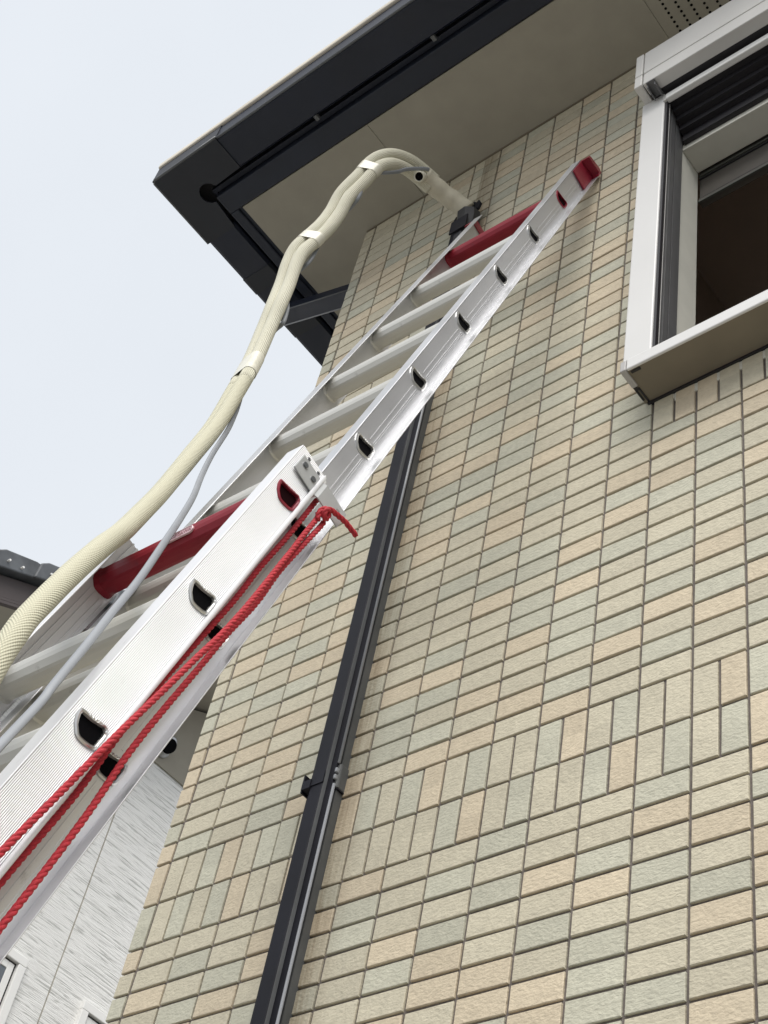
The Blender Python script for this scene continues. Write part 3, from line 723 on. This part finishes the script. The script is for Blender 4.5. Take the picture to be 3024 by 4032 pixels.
fr = rail('fly_rail', FXR, 1, FYO-0.030, FYO+0.028, FBOT, FTOP, fly_z, FYO, M['alufly'], -0.028, 0.022, [(FYO-0.0035, FYO-0.0005, 0.0006), (FYO+0.0065, FYO+0.0075, 0.0008), (FYO+0.010, FYO+0.011, 0.0006)], M['alufly'])
fl = rail('fly_rail', FXL, -1, FYO-0.030, FYO+0.028, FBOT, FTOP, fly_z, FYO, M['alufly'], -0.028, 0.022, None, M['alufly'])

def rung_mesh(x0, x1, mt, red=False):
    mb = MB()
    for poly, flip in ((INNER, False), (HOLE, True)):
        n = len(poly)
        vs = [(x0, p[0], p[1]) for p in poly] + [(x1, p[0], p[1]) for p in poly]
        fs = [(i, (i+1) % n, n+(i+1) % n, n+i) for i in range(n)]
        mb.add(vs, [tuple(reversed(f)) for f in fs] if not flip else fs)
    return mb.mesh('rung', mt)
def rim_mesh(mt):
    """the pressed collar where a rung passes the rail, toothed on its upper edge"""
    mb = MB(); n = 60; cy = sum(p[0] for p in HOLE)/len(HOLE); c = (cy, 0.0)
    rings = []
    for k in range(n):
        a = 2*pi*k/n; o_ = ray_poly(RIM, a, c); h_ = ray_poly(HOLE, a, c)
        mid = ((o_[0]+h_[0])/2, (o_[1]+h_[1])/2)
        top = 0.6 if (sin(a) > 0.35 and k % 3 == 0) else 1.0
        rings.append([(0.0001, *o_), (0.0016*top, o_[0]*0.96+mid[0]*0.04, o_[1]*0.96+mid[1]*0.04), (0.0024*top, *mid), (0.0012, *h_), (-0.004, *h_)])
    vs = [v for r_ in rings for v in r_]; m_ = 5
    fs = [(k*m_+j, ((k+1) % n)*m_+j, ((k+1) % n)*m_+j+1, k*m_+j+1) for k in range(n) for j in range(m_-1)]
    mb.add(vs, fs); return mb.mesh('rung_rim', mt)
def ring_mesh(mt, x=0.010):
    mb = MB(); A = scaled(RUNG, 0.0005); n = len(A); B2 = scaled(RUNG, -0.003)
    vs = [(0, *p) for p in A] + [(x*0.4, *p) for p in A] + [(x, *p) for p in B2]
    fs = [tuple(reversed((j*n+i, j*n+(i+1) % n, (j+1)*n+(i+1) % n, (j+1)*n+i))) for j in range(2) for i in range(n)]
    mb.add(vs, fs); return mb.mesh('rung_collar', mt)
rimS, rimR = rim_mesh(M['rivet']), rim_mesh(M['redcap'])
ringS, ringR = ring_mesh(M['rung'], 0.006), ring_mesh(M['red'], 0.012)
def plug_mesh(mt):
    mb = MB(); n = len(HOLE)
    mb.add([(0.0, *p) for p in scaled(HOLE, 0.0006)], [tuple(range(n))]); return mb.mesh('rung_plug', mt)
plugS, plugR = plug_mesh(M['black']), plug_mesh(mat('plug_dark_red', (0.012, 0.002, 0.003), 0.9, spec=0.05))
meshes = {('b', 0): rung_mesh(BXL-0.004, BXR+0.002, M['rung']), ('b', 1): rung_mesh(BXL-0.004, BXR+0.002, M['red']),
          ('f', 0): rung_mesh(FXL-0.004, FXR+0.002, M['rung']), ('f', 1): rung_mesh(FXL-0.004, FXR+0.002, M['red'])}
for kind, zs_, yo, xr, xl in (('b', base_z, 0.0, BXR, BXL), ('f', fly_z, FYO, FXR, FXL)):
    for i, z in enumerate(zs_):
        red = 1 if i == 0 else 0
        o = link('rung', meshes[(kind, red)], ladder, (0, yo, z - FOOT))
        if red: o['label'] = 'red coated top rung'
        for p in o.data.polygons: pass
        link('rung_rim', rimR if red else rimS, o, (xr, 0, 0))
        link('rung_collar', ringR if red else ringS, o, (xl, 0, 0))
        link('rung_plug', plugR if red else plugS, o, (xr - 0.0025, 0, 0))
# end caps of the fly rails
for xw, sgn in ((FXR, 1), (FXL, -1)):
    c = MB()
    yf, yb = FYO-0.0295, FYO+0.0275
    xa, xb = sorted((xw + sgn*0.0008, xw + sgn*0.0285))
    pr = [(yf, -0.112), (yb, -0.112), (yb, 0.010), (yb-0.012, 0.018), (yf+0.010, 0.004), (yf, -0.002)]
    # hollow plug: back plate, side lips and top
    x_in = xw + sgn*0.001; x_mid = xw + sgn*0.006
    xa, xb = sorted((x_in, x_mid)); c.prism(pr, lambda p: (xa, p[0], FTOP+p[1]), lambda p: (xb, p[0], FTOP+p[1]))
    xa2, xb2 = sorted((x_mid+sgn*0.0002, xw + sgn*0.029))
    top = [(yf, -0.020), (yf, -0.002), (yf+0.010, 0.004), (yb-0.012, 0.018), (yb, 0.010), (yb, -0.016), (yb-0.006, -0.004), (yf+0.006, -0.016)]
    c.prism(top, lambda p: (xa2, p[0], FTOP+p[1]), lambda p: (xb2, p[0], FTOP+p[1]))
    c.box(*sorted((xw - sgn*0.0024, xw - sgn*0.0050)), yf, yb, FTOP-0.03, FTOP+0.004)
    o = lb(c, 'end_cap', M['redcap']); bevel(o, 0.002, 2)
# guide brackets at the head of the base rails
def bracket(xw, sgn):
    z0, z1 = BTOP-0.062, BTOP-0.020
    t = 0.0025; x1 = xw + sgn*0.0022
    x2 = xw + sgn*0.0060
    prof = [(x1, -0.026), (x1, 0.024), (x2, 0.033), (x2, 0.0880)]
    mb = MB()
    P_ = prof + [(p[0] + sgn*t, p[1] + (0.0 if i < 1 else 0.0)) for i, p in reversed(list(enumerate(prof)))]
    mb.prism(P_, lambda p: (p[0], p[1], z0), lambda p: (p[0], p[1], z1))
    o = lb(mb, 'guide_bracket', M['bracket']); bevel(o, 0.001, 2)
    for (y, z, xx) in ((-0.014, z0+0.026, x1+sgn*t), (0.010, z0+0.022, x1+sgn*t), (0.072, z0+0.022, x2 + sgn*t)):
        d_ = MB().prism([(0.0052*cos(2*pi*k/14), 0.0052*sin(2*pi*k/14)) for k in range(14)], lambda p: (xx, y+p[0], z+p[1]), lambda p: (xx+sgn*0.0022, y+p[0], z+p[1]))
        lb(d_, 'bolt', M['bolt'] if y < 0.05 else M['rivet'], o)
        d_ = MB().prism([(0.0065*cos(2*pi*k/14), 0.0065*sin(2*pi*k/14)) for k in range(14)], lambda p: (xx-sgn*0.0002, y+p[0], z+p[1]), lambda p: (xx+sgn*0.0006, y+p[0], z+p[1]))
        lb(d_, 'washer', M['rivet'], o)
    for (y, z) in ((-0.014, BTOP-0.010), (0.012, BTOP-0.010)):
        d_ = MB().prism([(0.003*cos(2*pi*k/10), 0.003*sin(2*pi*k/10)) for k in range(10)], lambda p: (xw+sgn*0.0002, y+p[0], z+p[1]), lambda p: (xw+sgn*0.0010, y+p[0], z+p[1]))
        lb(d_, 'screw', M['bolt'], o)
    g_ = MB().box(*sorted((xw+sgn*0.001, xw-sgn*0.018)), 0.024, 0.032, z0+0.008, BTOP-0.004)
    o2 = lb(g_, 'guide_block', M['nylon'], o); bevel(o2, 0.0015, 2)
bracket(BXR, 1); bracket(BXL, -1)
# raised oval badge on the red base rung, on the face towards the front
fp = Vector((-0.0262, -0.008)); fq = Vector((-0.0130, -0.0250))       # crease ends of the front face (y, z)
fa, fb_ = Vector((-0.028, 0.007)), Vector((-0.0225, -0.016))
fa, fb_ = Vector((-0.0275, 0.0020)), Vector((-0.0190, -0.0190)); ctr = Vector((-0.0236, -0.0105)); dirv = (fa - fb_).normalized(); nrm2 = Vector((-dirv.y, dirv.x));
if nrm2.x > 0: nrm2 = -nrm2
def stadium(L, hgt, n=9):
    r = hgt/2; pts = []
    for k in range(n): a = -pi/2 + pi*k/(n-1); pts.append((L/2 - r + r*cos(a), r*sin(a)))
    for k in range(n): a = pi/2 + pi*k/(n-1); pts.append((-L/2 + r + r*cos(a), r*sin(a)))
    return pts
BX = -0.199
def onface(p, h): 
    q = ctr + dirv*p[1] + nrm2*(h - 0.0005); return (BX + p[0], q.x, q.y)
bd = MB().prism(stadium(0.062, 0.015), lambda p: onface(p, -0.001), lambda p: onface(p, 0.0012))
badge = lb(bd, 'badge', M['badge'])
rr = [onface(p, 0.0014) for p in stadium(0.0595, 0.0128)]; 
lb(MB().tube(rr + [rr[0]], 0.0007, 6, caps=False), 'badge_rim', mat('badge_rim', (0.75,0.55,0.57), 0.3, metal=0.5), badge, smooth=True)
cu = bpy.data.curves.new('badge_text', 'FONT'); cu.body = 'HASEGAWA'; cu.size = 0.0098; cu.align_x = 'CENTER'; cu.align_y = 'CENTER'; cu.extrude = 0.0003
to = bpy.data.objects.new('badge_text', cu); COL.objects.link(to)
dg = bpy.context.evaluated_depsgraph_get(); me = bpy.data.meshes.new_from_object(to.evaluated_get(dg)); bpy.data.objects.remove(to)
me.materials.clear(); me.materials.append(mat('badge_letters', (0.30, 0.13, 0.15), 0.4))
for v in me.vertices:
    x, y, z = v.co; q = onface((x, y), 0.0013 + z); v.co = (q[0], q[1], q[2] - FOOT)
link('lettering', me, badge)
# rubber feet
for xw in (BXR, BXL):
    o = lb(MB().box(xw-0.03, xw+0.03, -0.05, 0.03, FOOT-0.02, FOOT+0.05), 'foot', M['duct']); bevel(o, 0.008, 2)

# ------------------------------------------------------------------ red pull rope
rope = thing('rope', 'red twisted pull rope knotted at the ladder guide and hanging down the right rail', 'rope', mat=LM)
def strand_rope(name, pts, r=0.0046, pitch=0.030, parent=rope):
    path = smooth_path(pts, 8)
    # even resampling
    L = [0.0]
    for i in range(1, len(path)): L.append(L[-1] + (path[i]-path[i-1]).length)
    n = max(8, int(L[-1]/0.0035)); res = []; j = 0
    for k in range(n+1):
        s_ = L[-1]*k/n
        while j < len(L)-2 and L[j+1] < s_: j += 1
        t = (s_-L[j])/max(1e-9, L[j+1]-L[j]); res.append((path[j].lerp(path[j+1], t), s_))
    mb = MB()
    for st_ in range(3):
        ln = []; nrm = None
        for k, (p, s_) in enumerate(res):
            t = (res[min(k+1, n)][0] - res[max(k-1, 0)][0]).normalized()
            if nrm is None: nrm = t.orthogonal().normalized()
            nrm = (nrm - t*nrm.dot(t)).normalized(); bn = t.cross(nrm)
            a = 2*pi*s_/pitch + st_*2*pi/3
            ln.append(p + (nrm*cos(a) + bn*sin(a))*r*0.43)
        mb.tube(ln, r*0.58, 8)
    return lb(mb, name, M['rope'], parent, smooth=True)
A = [(-0.010,0.0415,0.075),(-0.010,0.042,0.02),(-0.010,0.0415,-0.0566),(-0.010,0.0385,-0.1471),(-0.010,0.0395,-0.2309),(-0.010,0.036,-0.34),(-0.010,0.0325,-0.45),(-0.010,0.033,-0.56),(-0.010,0.0375,-0.66),(-0.010,0.036,-0.752),(-0.010,0.0345,-0.85),(-0.010,0.035,-1.2),(-0.01,0.036,-2.4)]
Bp = [(0.002,0.051,0.040),(0.002,0.0555,0.0274),(0.004,0.0542,-0.0231),(0.006,0.0538,-0.0802),(0.010,0.0518,-0.1316),(0.014,0.0497,-0.241),(0.016,0.045,-0.33),(0.018,0.0375,-0.40),(0.018,0.0300,-0.4872),(0.018,0.0220,-0.5723),(0.018,0.0160,-0.65),(0.018,0.0110,-0.72),(0.018,0.0035,-0.82),(0.02,-0.004,-0.95),(0.024,-0.01,-1.3),(0.03,0.0,-2.3)]
Cp = [(0.004,0.066,0.036),(0.003,0.0677,0.0258),(0.002,0.0650,-0.03),(0.0,0.061,-0.1252),(0.0,0.0630,-0.2109),(0.0,0.0575,-0.3018),(0.0,0.0560,-0.38),(0.0,0.0530,-0.4951),(0.0,0.0530,-0.58),(0.0,0.0585,-0.67),(0.0,0.0605,-0.7431),(0.0,0.0608,-0.86),(0.0,0.058,-1.3),(0.0,0.06,-2.35)]
strand_rope('rope_fall', A); strand_rope('rope_fall', Bp); strand_rope('rope_fall', Cp)
knot = [(0.006,0.056,0.020),(0.010,0.049,0.034),(0.013,0.052,0.045),(0.014,0.060,0.045),(0.012,0.064,0.035),(0.014,0.058,0.027),(0.018,0.052,0.034),(0.019,0.057,0.046),(0.0185,0.067,0.052),(0.018,0.079,0.059),(0.018,0.091,0.064),(0.018,0.102,0.0655),(0.018,0.111,0.067),(0.018,0.117,0.068)]
strand_rope('knot', knot, 0.0046)

# ------------------------------------------------------------------ insulated pipe bundle
HOSE = [(-0.2452,-0.0356,2.3145), (-0.2651,-0.0680,2.3340), (-0.2842,-0.1030,2.3489), (-0.3008,-0.1504,2.3593), (-0.3105,-0.1971,2.3606), (-0.3179,-0.2417,2.3486), (-0.3290,-0.2817,2.3245), (-0.3420,-0.3086,2.2911), (-0.3576,-0.3246,2.2493), (-0.3802,-0.3329,2.1846), (-0.4100,-0.3447,2.1034), (-0.4272,-0.3450,2.0239), (-0.4385,-0.3529,1.9531), (-0.4542,-0.3676,1.8833), (-0.4690,-0.3823,1.8143), (-0.4743,-0.3847,1.7443), (-0.4727,-0.3830,1.6494), (-0.4609,-0.3917,1.5271), (-0.4591,-0.3947,1.4217), (-0.4341,-0.4137,1.2468), (-0.3838,-0.4573,1.0366), (-0.3285,-0.5052,0.8323), (-0.2632,-0.5696,0.6178), (-0.1964,-0.6335,0.4176), (-0.1437,-0.6828,0.2802), (-0.0910,-0.7307,0.1556), (-0.0433,-0.7754,0.0527), (0.0085,-0.8221,-0.0597), (0.0461,-0.8567,-0.1486), (0.0806,-0.8867,-0.2287), (0.1048,-0.9090,-0.2935), (0.1265,-0.9253,-0.3501), (0.1408,-0.9365,-0.4013), (0.1560,-0.9472,-0.4793), (0.1691,-0.9553,-0.5603)]
bundle = thing('pipe_bundle', 'cream insulated twin pipe bundle arching from the wall duct down in front of the ladder', 'pipe', HOSE[0])
BO = Vector(HOSE[0])
def bb(mb, name, mt, parent=bundle, **k):
    mb.v = [tuple(Vector(x) - BO) for x in mb.v]; return mb.build(name, mt, parent, **k)
HP = smooth_path(HOSE, 8)
nH = len(HP)
def side(i):
    t = (HP[min(i+1, nH-1)] - HP[max(i-1, 0)]).normalized(); v = (HP[i] - CAM_P).normalized()
    a = t.cross(v).normalized(); return a, a.cross(t).normalized()
def frac(i): return i/(nH-1)
def twist(f): return -(0.50 + 0.38*min(1, f/0.45) + 0.64*min(1, max(0, (f-0.45)/0.22)))
tubes = ([], [], [], [])
i_sleeve = 3*8 + 5            # where the sleeve ends
i_split = 19*8 + 3            # second tape: netted insulation below
rad = []
for i in range(nH):
    f = frac(i); a, bck = side(i)
    hh = 0.0165; r = 0.0188 - 0.0036*f
    tw = twist(f)
    off = (a*cos(tw) + bck*sin(tw))*hh
    rad.append(r)
    tubes[0].append(HP[i] + off); tubes[1].append(HP[i] - off)
for k in (0, 1):
    bb(MB().tube(tubes[k][i_sleeve-6:i_split+4], rad[i_sleeve-6:i_split+4], 24, uvscale=1.0), 'pipe', M['hose'], smooth=True)
for k in (0, 1):
    bb(MB().tube(tubes[k][i_split-2:], rad[i_split-2:], 24, uvscale=1.0), 'pipe', M['hosemesh'], smooth=True)
sl_pts = HP[0:i_sleeve+1]
bb(MB().tube(sl_pts, [0.0285 + 0.001*sin(i*0.7) for i in range(len(sl_pts))], 20), 'sleeve', M['sleeve'], smooth=True)
# open pipe end peeping out below the sleeve
i0 = i_sleeve - 2; a, bck = side(i0)
tocam = (CAM_P - HP[i0]).normalized(); t = (HP[i0+1]-HP[i0-1]).normalized()
axis = (tocam*0.8 + t*0.6).normalized()
ep = Vector((-0.2950, -0.2060, 2.3088))
axis = (tocam*0.9 - CAM_R*0.25).normalized()
def lathe(o, ax_, prof, n=22):
    u_ = ax_.orthogonal().normalized(); v_ = ax_.cross(u_); mb = MB(); k_ = len(prof)
    mb.add([o + ax_*h + (u_*cos(2*pi*j/n) + v_*sin(2*pi*j/n))*r for h, r in prof for j in range(n)],
           [(i*n+j, i*n+(j+1) % n, (i+1)*n+(j+1) % n, (i+1)*n+j) for i in range(k_-1) for j in range(n)])
    return mb
cut = bb(lathe(ep, axis, [(-0.035, 0.0150), (-0.003, 0.0160), (0.0, 0.0155), (0.001, 0.0138), (-0.001, 0.0122), (-0.012, 0.0118)]), 'cut_pipe_end', M['tape'], smooth=True)
bb(lathe(ep, axis, [(-0.0050, 0.0121), (-0.0045, 0.0001)]), 'pipe_bore', M['black'], cut)
# tapes round the bundle
def tape(i, wdt, name='tape'):
    pts = []; k0, k1 = i, i+wdt
    mb = MB(); n = 28; rows_ = []
    for q in range(k0, k1+1):
        a, bck = side(q); f = frac(q); hh = 0.0165; r = rad[q] + 0.0011; tw = twist(f)
        u_ = a*cos(tw) + bck*sin(tw); v_ = -a*sin(tw) + bck*cos(tw); rw = []
        for j in range(n):
            an = 2*pi*j/n; rw.append(HP[q] + u_*(hh*(1 if cos(an) > 0.001 else (-1 if cos(an) < -0.001 else 0)) + r*cos(an)) + v_*(r*sin(an)*(1.0)))
        rows_.append(rw)
    vs = [tuple(p) for rw in rows_ for p in rw]; nr = len(rows_)
    mb.add(vs, [(q*n+j, q*n+(j+1) % n, (q+1)*n+(j+1) % n, (q+1)*n+j) for q in range(nr-1) for j in range(n)])
    return bb(mb, name, M['tape'], smooth=True)
tape(8*8+1, 4); tape(12*8+7, 4); tape(i_split-3, 4)

# ------------------------------------------------------------------ grey flat cable
CABLE = [(-0.2744,-0.1927,2.3489), (-0.2835,-0.2089,2.3389), (-0.3089,-0.2433,2.3083), (-0.3257,-0.2591,2.2859), (-0.3383,-0.2853,2.2524), (-0.3510,-0.3065,2.2294), (-0.3855,-0.2996,2.2557), (-0.3925,-0.3105,2.2168), (-0.3759,-0.3238,2.1413), (-0.3766,-0.3217,2.1125), (-0.3883,-0.3187,2.0891), (-0.4223,-0.3105,2.0878), (-0.4550,-0.3137,2.0808), (-0.4630,-0.3243,2.0139), (-0.4609,-0.3350,1.9539), (-0.4557,-0.3395,1.9060), (-0.4529,-0.3437,1.8562), (-0.4550,-0.3466,1.8159), (-0.4638,-0.3495,1.7844), (-0.4879,-0.3470,1.7799), (-0.5071,-0.3475,1.7534), (-0.4858,-0.3626,1.6551), (-0.4519,-0.3661,1.5585), (-0.4480,-0.3635,1.5189), (-0.4478,-0.3642,1.4787), (-0.4792,-0.3608,1.4686), (-0.4687,-0.3809,1.3389), (-0.4398,-0.4071,1.1846), (-0.3947,-0.4302,1.0398), (-0.3533,-0.4546,0.9474), (-0.3112,-0.4831,0.8308), (-0.2370,-0.5406,0.6454), (-0.1619,-0.5904,0.4831), (-0.0801,-0.6398,0.3251), (-0.0122,-0.6876,0.1837), (0.0756,-0.7510,0.0112), (0.1397,-0.8029,-0.1439), (0.1843,-0.8458,-0.2635), (0.2244,-0.8843,-0.3754), (0.2607,-0.9204,-0.4778), (0.2710,-0.9322,-0.5178), (0.3047,-0.9717,-0.6200), (0.3316,-0.9994,-0.6931)]
cable = MB(); cp = smooth_path(CABLE, 6)
vs = []; n = 10
for i, p in enumerate(cp):
    t = (cp[min(i+1, len(cp)-1)] - cp[max(i-1, 0)]).normalized(); v = (p - CAM_P).normalized()
    a = t.cross(v).normalized(); c_ = a.cross(t); tw = 0.35*sin(i*0.045)
    u_ = a*cos(tw) + c_*sin(tw); w_ = c_*cos(tw) - a*sin(tw)
    for j in range(n):
        an = 2*pi*j/n; vs.append(p + u_*0.0056*cos(an) + w_*0.0026*sin(an))
o0 = Vector(CABLE[0])
cable.add([tuple(x - o0) for x in vs], [(i*n+j, i*n+(j+1) % n, (i+1)*n+(j+1) % n, (i+1)*n+j) for i in range(len(cp)-1) for j in range(n)])
cb = cable.build('cable', M['cable'], smooth=True); cb.location = o0
tag(cb, 'flat grey cable hanging from the pipe bundle across the ladder rungs', 'cable')

# ------------------------------------------------------------------ the neighbouring house
NX = -5.0
nh = thing('house', 'white textured-siding neighbour house behind the tiled corner, with brown gable rake', 'house', (NX, 3.0, GZ))
NO = Vector((NX, 3.0, GZ))
def nb(mb, name, mt, parent=nh, **k):
    mb.v = [tuple(Vector(x) - NO) for x in mb.v]; return mb.build(name, mt, parent, **k)
ZT = 4.128; RS = 0.49
def rake(y): return 3.84 + (y-1.126)*RS
Y0, Y1, YR = -1.0, 9.0, 5.0
# siding boards with an upright joint
for (ya, yb) in ((-0.9, 2.611), (2.621, 5.85), (5.86, 9.0)):
    nb(MB().box(NX-0.2, NX, ya, yb, GZ-0.2, ZT-0.006), 'siding_board', M['siding'])
nb(MB().box(NX-0.2, NX-0.006, 2.611, 2.621, GZ-0.2, ZT-0.006), 'joint_seal', M['nbeige'])
# gable above the drip line, in smooth board
gp_ = [(-0.9, ZT), (9.0, ZT), (9.0, rake(1.2)), (YR, rake(YR)-0.05), (-0.9 + 0.0, max(ZT+0.001, rake(-0.9)-0.05))]
gp_ = [(1.75, ZT), (9.0, ZT), (9.0, ZT+0.2), (YR, rake(YR)-0.06)]
nb(MB().prism(gp_, lambda p: (NX-0.19, p[0], p[1]), lambda p: (NX-0.004, p[0], p[1])), 'gable_board', M['nbeige'])
nb(MB().box(NX-0.19, NX+0.012, -0.9, 9.0, ZT-0.0055, ZT-0.0005), 'drip_flashing', M['nbeige'])
# roof verge: soffit, fascia, tiles
def slab(x0, x1, dz0, dz1, ya=Y0, yb=YR): 
    return MB().add([(x0,ya,rake(ya)+dz0),(x1,ya,rake(ya)+dz0),(x1,yb,rake(yb)+dz0),(x0,yb,rake(yb)+dz0),(x0,ya,rake(ya)+dz1),(x1,ya,rake(ya)+dz1),(x1,yb,rake(yb)+dz1),(x0,yb,rake(yb)+dz1)], [(0,3,2,1),(4,5,6,7),(0,1,5,4),(1,2,6,5),(2,3,7,6),(3,0,4,7)]) 
def slab_mb(*a, **k):
    mb = MB(); ya, yb = k.get('ya', Y0), k.get('yb', YR); x0, x1, d0, d1 = a
    mb.add([(x0,ya,rake(ya)+d0),(x1,ya,rake(ya)+d0),(x1,yb,rake(yb)+d0),(x0,yb,rake(yb)+d0),(x0,ya,rake(ya)+d1),(x1,ya,rake(ya)+d1),(x1,yb,rake(yb)+d1),(x0,yb,rake(yb)+d1)], [(0,3,2,1),(4,5,6,7),(0,1,5,4),(1,2,6,5),(2,3,7,6),(3,0,4,7)])
    return mb
NV = NX + 0.50
nb(slab_mb(NX-3.0, NV-0.03, 0.0, 0.03), 'verge_soffit', M['nbeige'])
fs_ = nb(slab_mb(NV-0.0295, NV, 0.045, 0.19), 'verge_fascia', M['nbrown'])
nb(slab_mb(NV-0.0295, NV+0.004, 0.0, 0.020), 'fascia_strip', M['nbrown'], fs_)
nb(slab_mb(NV-0.0295, NV+0.003, 0.023, 0.042), 'fascia_strip', M['nbrown'], fs_)
rt = nb(slab_mb(NX-3.0, NV-0.02, 0.20, 0.24), 'roof', M['nroof'])
yy = 1.003 - 0.056 - 0.262*6
vt = None
for k in range(20):
    y = yy + 0.262*k
    if y + 0.26 > YR: break
    mb = MB(); b0 = rake(y) - 0.030
    prof = [(y+0.0, b0+0.235), (y+0.005, b0+0.352), (y+0.045, b0+0.392), (y+0.245, b0+0.392+0.085), (y+0.275, b0+0.39+0.09), (y+0.275, b0+0.235+0.135)]
    rx_ = NV + 0.06
    mb.prism(prof, lambda p: (NV-0.20, p[0], p[1]), lambda p: (rx_ - (0.0 if True else 0), p[0], p[1]))
    o = nb(mb, 'verge_tile', M['nroof'], rt); o.rotation_euler = (0, 0, 0); bevel(o, 0.008, 2)
    o.location = (0.012*((k % 2)), 0, 0)
    for dy, dz in ((0.085, 0.33), (0.175, 0.355)):
        sc_ = MB().prism([(0.007*cos(2*pi*q/10), 0.007*sin(2*pi*q/10)) for q in range(10)], lambda p: (rx_, y+dy+p[0], b0+dz+p[1]), lambda p: (rx_+0.02, y+dy+p[0], b0+dz+p[1]))
        nb(sc_, 'tile_screw', M['nframe'], rt)
# round vent hood near the top of the wall
def vent(y, z, r=0.057):
    n = 20; mb = MB(); vs = []
    for i, (dx, rr_) in enumerate(((0.0, r*1.18), (0.012, r*1.18), (0.014, r), (0.075, r*0.96), (0.085, r*0.6), (0.086, 0.001))):
        for j in range(n):
            a = 2*pi*j/n; cut_ = 0.0
            vs.append((NX + dx + (0.03*(sin(a)) if i in (3, 4) else 0), y + rr_*cos(a), z + rr_*sin(a)))
    mb.add(vs, [(i*n+j, i*n+(j+1) % n, (i+1)*n+(j+1) % n, (i+1)*n+j) for i in range(5) for j in range(n)])
    v_ = nb(mb, 'vent_hood', M['steel'], smooth=True)
    mb = MB().prism([(r*0.80*cos(2*pi*q/20), r*0.80*sin(2*pi*q/20)) for q in range(20)], lambda p: (NX+0.074 + p[1]*0.5, y+p[0], z-0.018+p[1]*0.9), lambda p: (NX+0.092 + p[1]*0.5, y+p[0], z-0.020+p[1]*0.9))
    nb(mb, 'vent_opening', M['black'], v_)
vent(2.771, 4.249)
# windows
def nwin(ya, yb, zt, zb, name='window'):
    fw = 0.05
    f = MB(); f.box(NX-0.05, NX+0.03, ya, yb, zt-fw, zt); f.box(NX-0.05, NX+0.03, ya, yb, zb, zb+fw)
    f.box(NX-0.05, NX+0.03, ya, ya+fw, zb+fw+0.0005, zt-fw-0.0005); f.box(NX-0.05, NX+0.03, yb-fw, yb, zb+fw+0.0005, zt-fw-0.0005)
    wdw = nb(f, name, M['nframe']); bevel(wdw, 0.004, 2)
    s2 = MB(); a, b_, c, d = ya+fw+0.012, yb-fw-0.012, zb+fw+0.012, zt-fw-0.012
    s2.box(NX-0.03, NX+0.012, a, a+0.04, c, d); s2.box(NX-0.03, NX+0.012, b_-0.04, b_, c, d); s2.box(NX-0.03, NX+0.012, a+0.0405, b_-0.0405, d-0.04, d); s2.box(NX-0.03, NX+0.012, a+0.0405, b_-0.0405, c, c+0.04)
    o = nb(s2, 'sash', M['nframe'], wdw); bevel(o, 0.003, 2)
    nb(MB().box(NX+0.0005, NX+0.004, ya+fw, yb-fw, zb+fw, zt-fw), 'seal', M['trackdark'], wdw)
    nb(MB().box(NX+0.0045, NX+0.007, a+0.0405, b_-0.0405, c+0.0405, d-0.0405), 'pane', M['nglass'], wdw)
nwin(1.55, 2.41, 2.50, 1.2); nwin(2.835, 3.70, 2.505, 1.2)
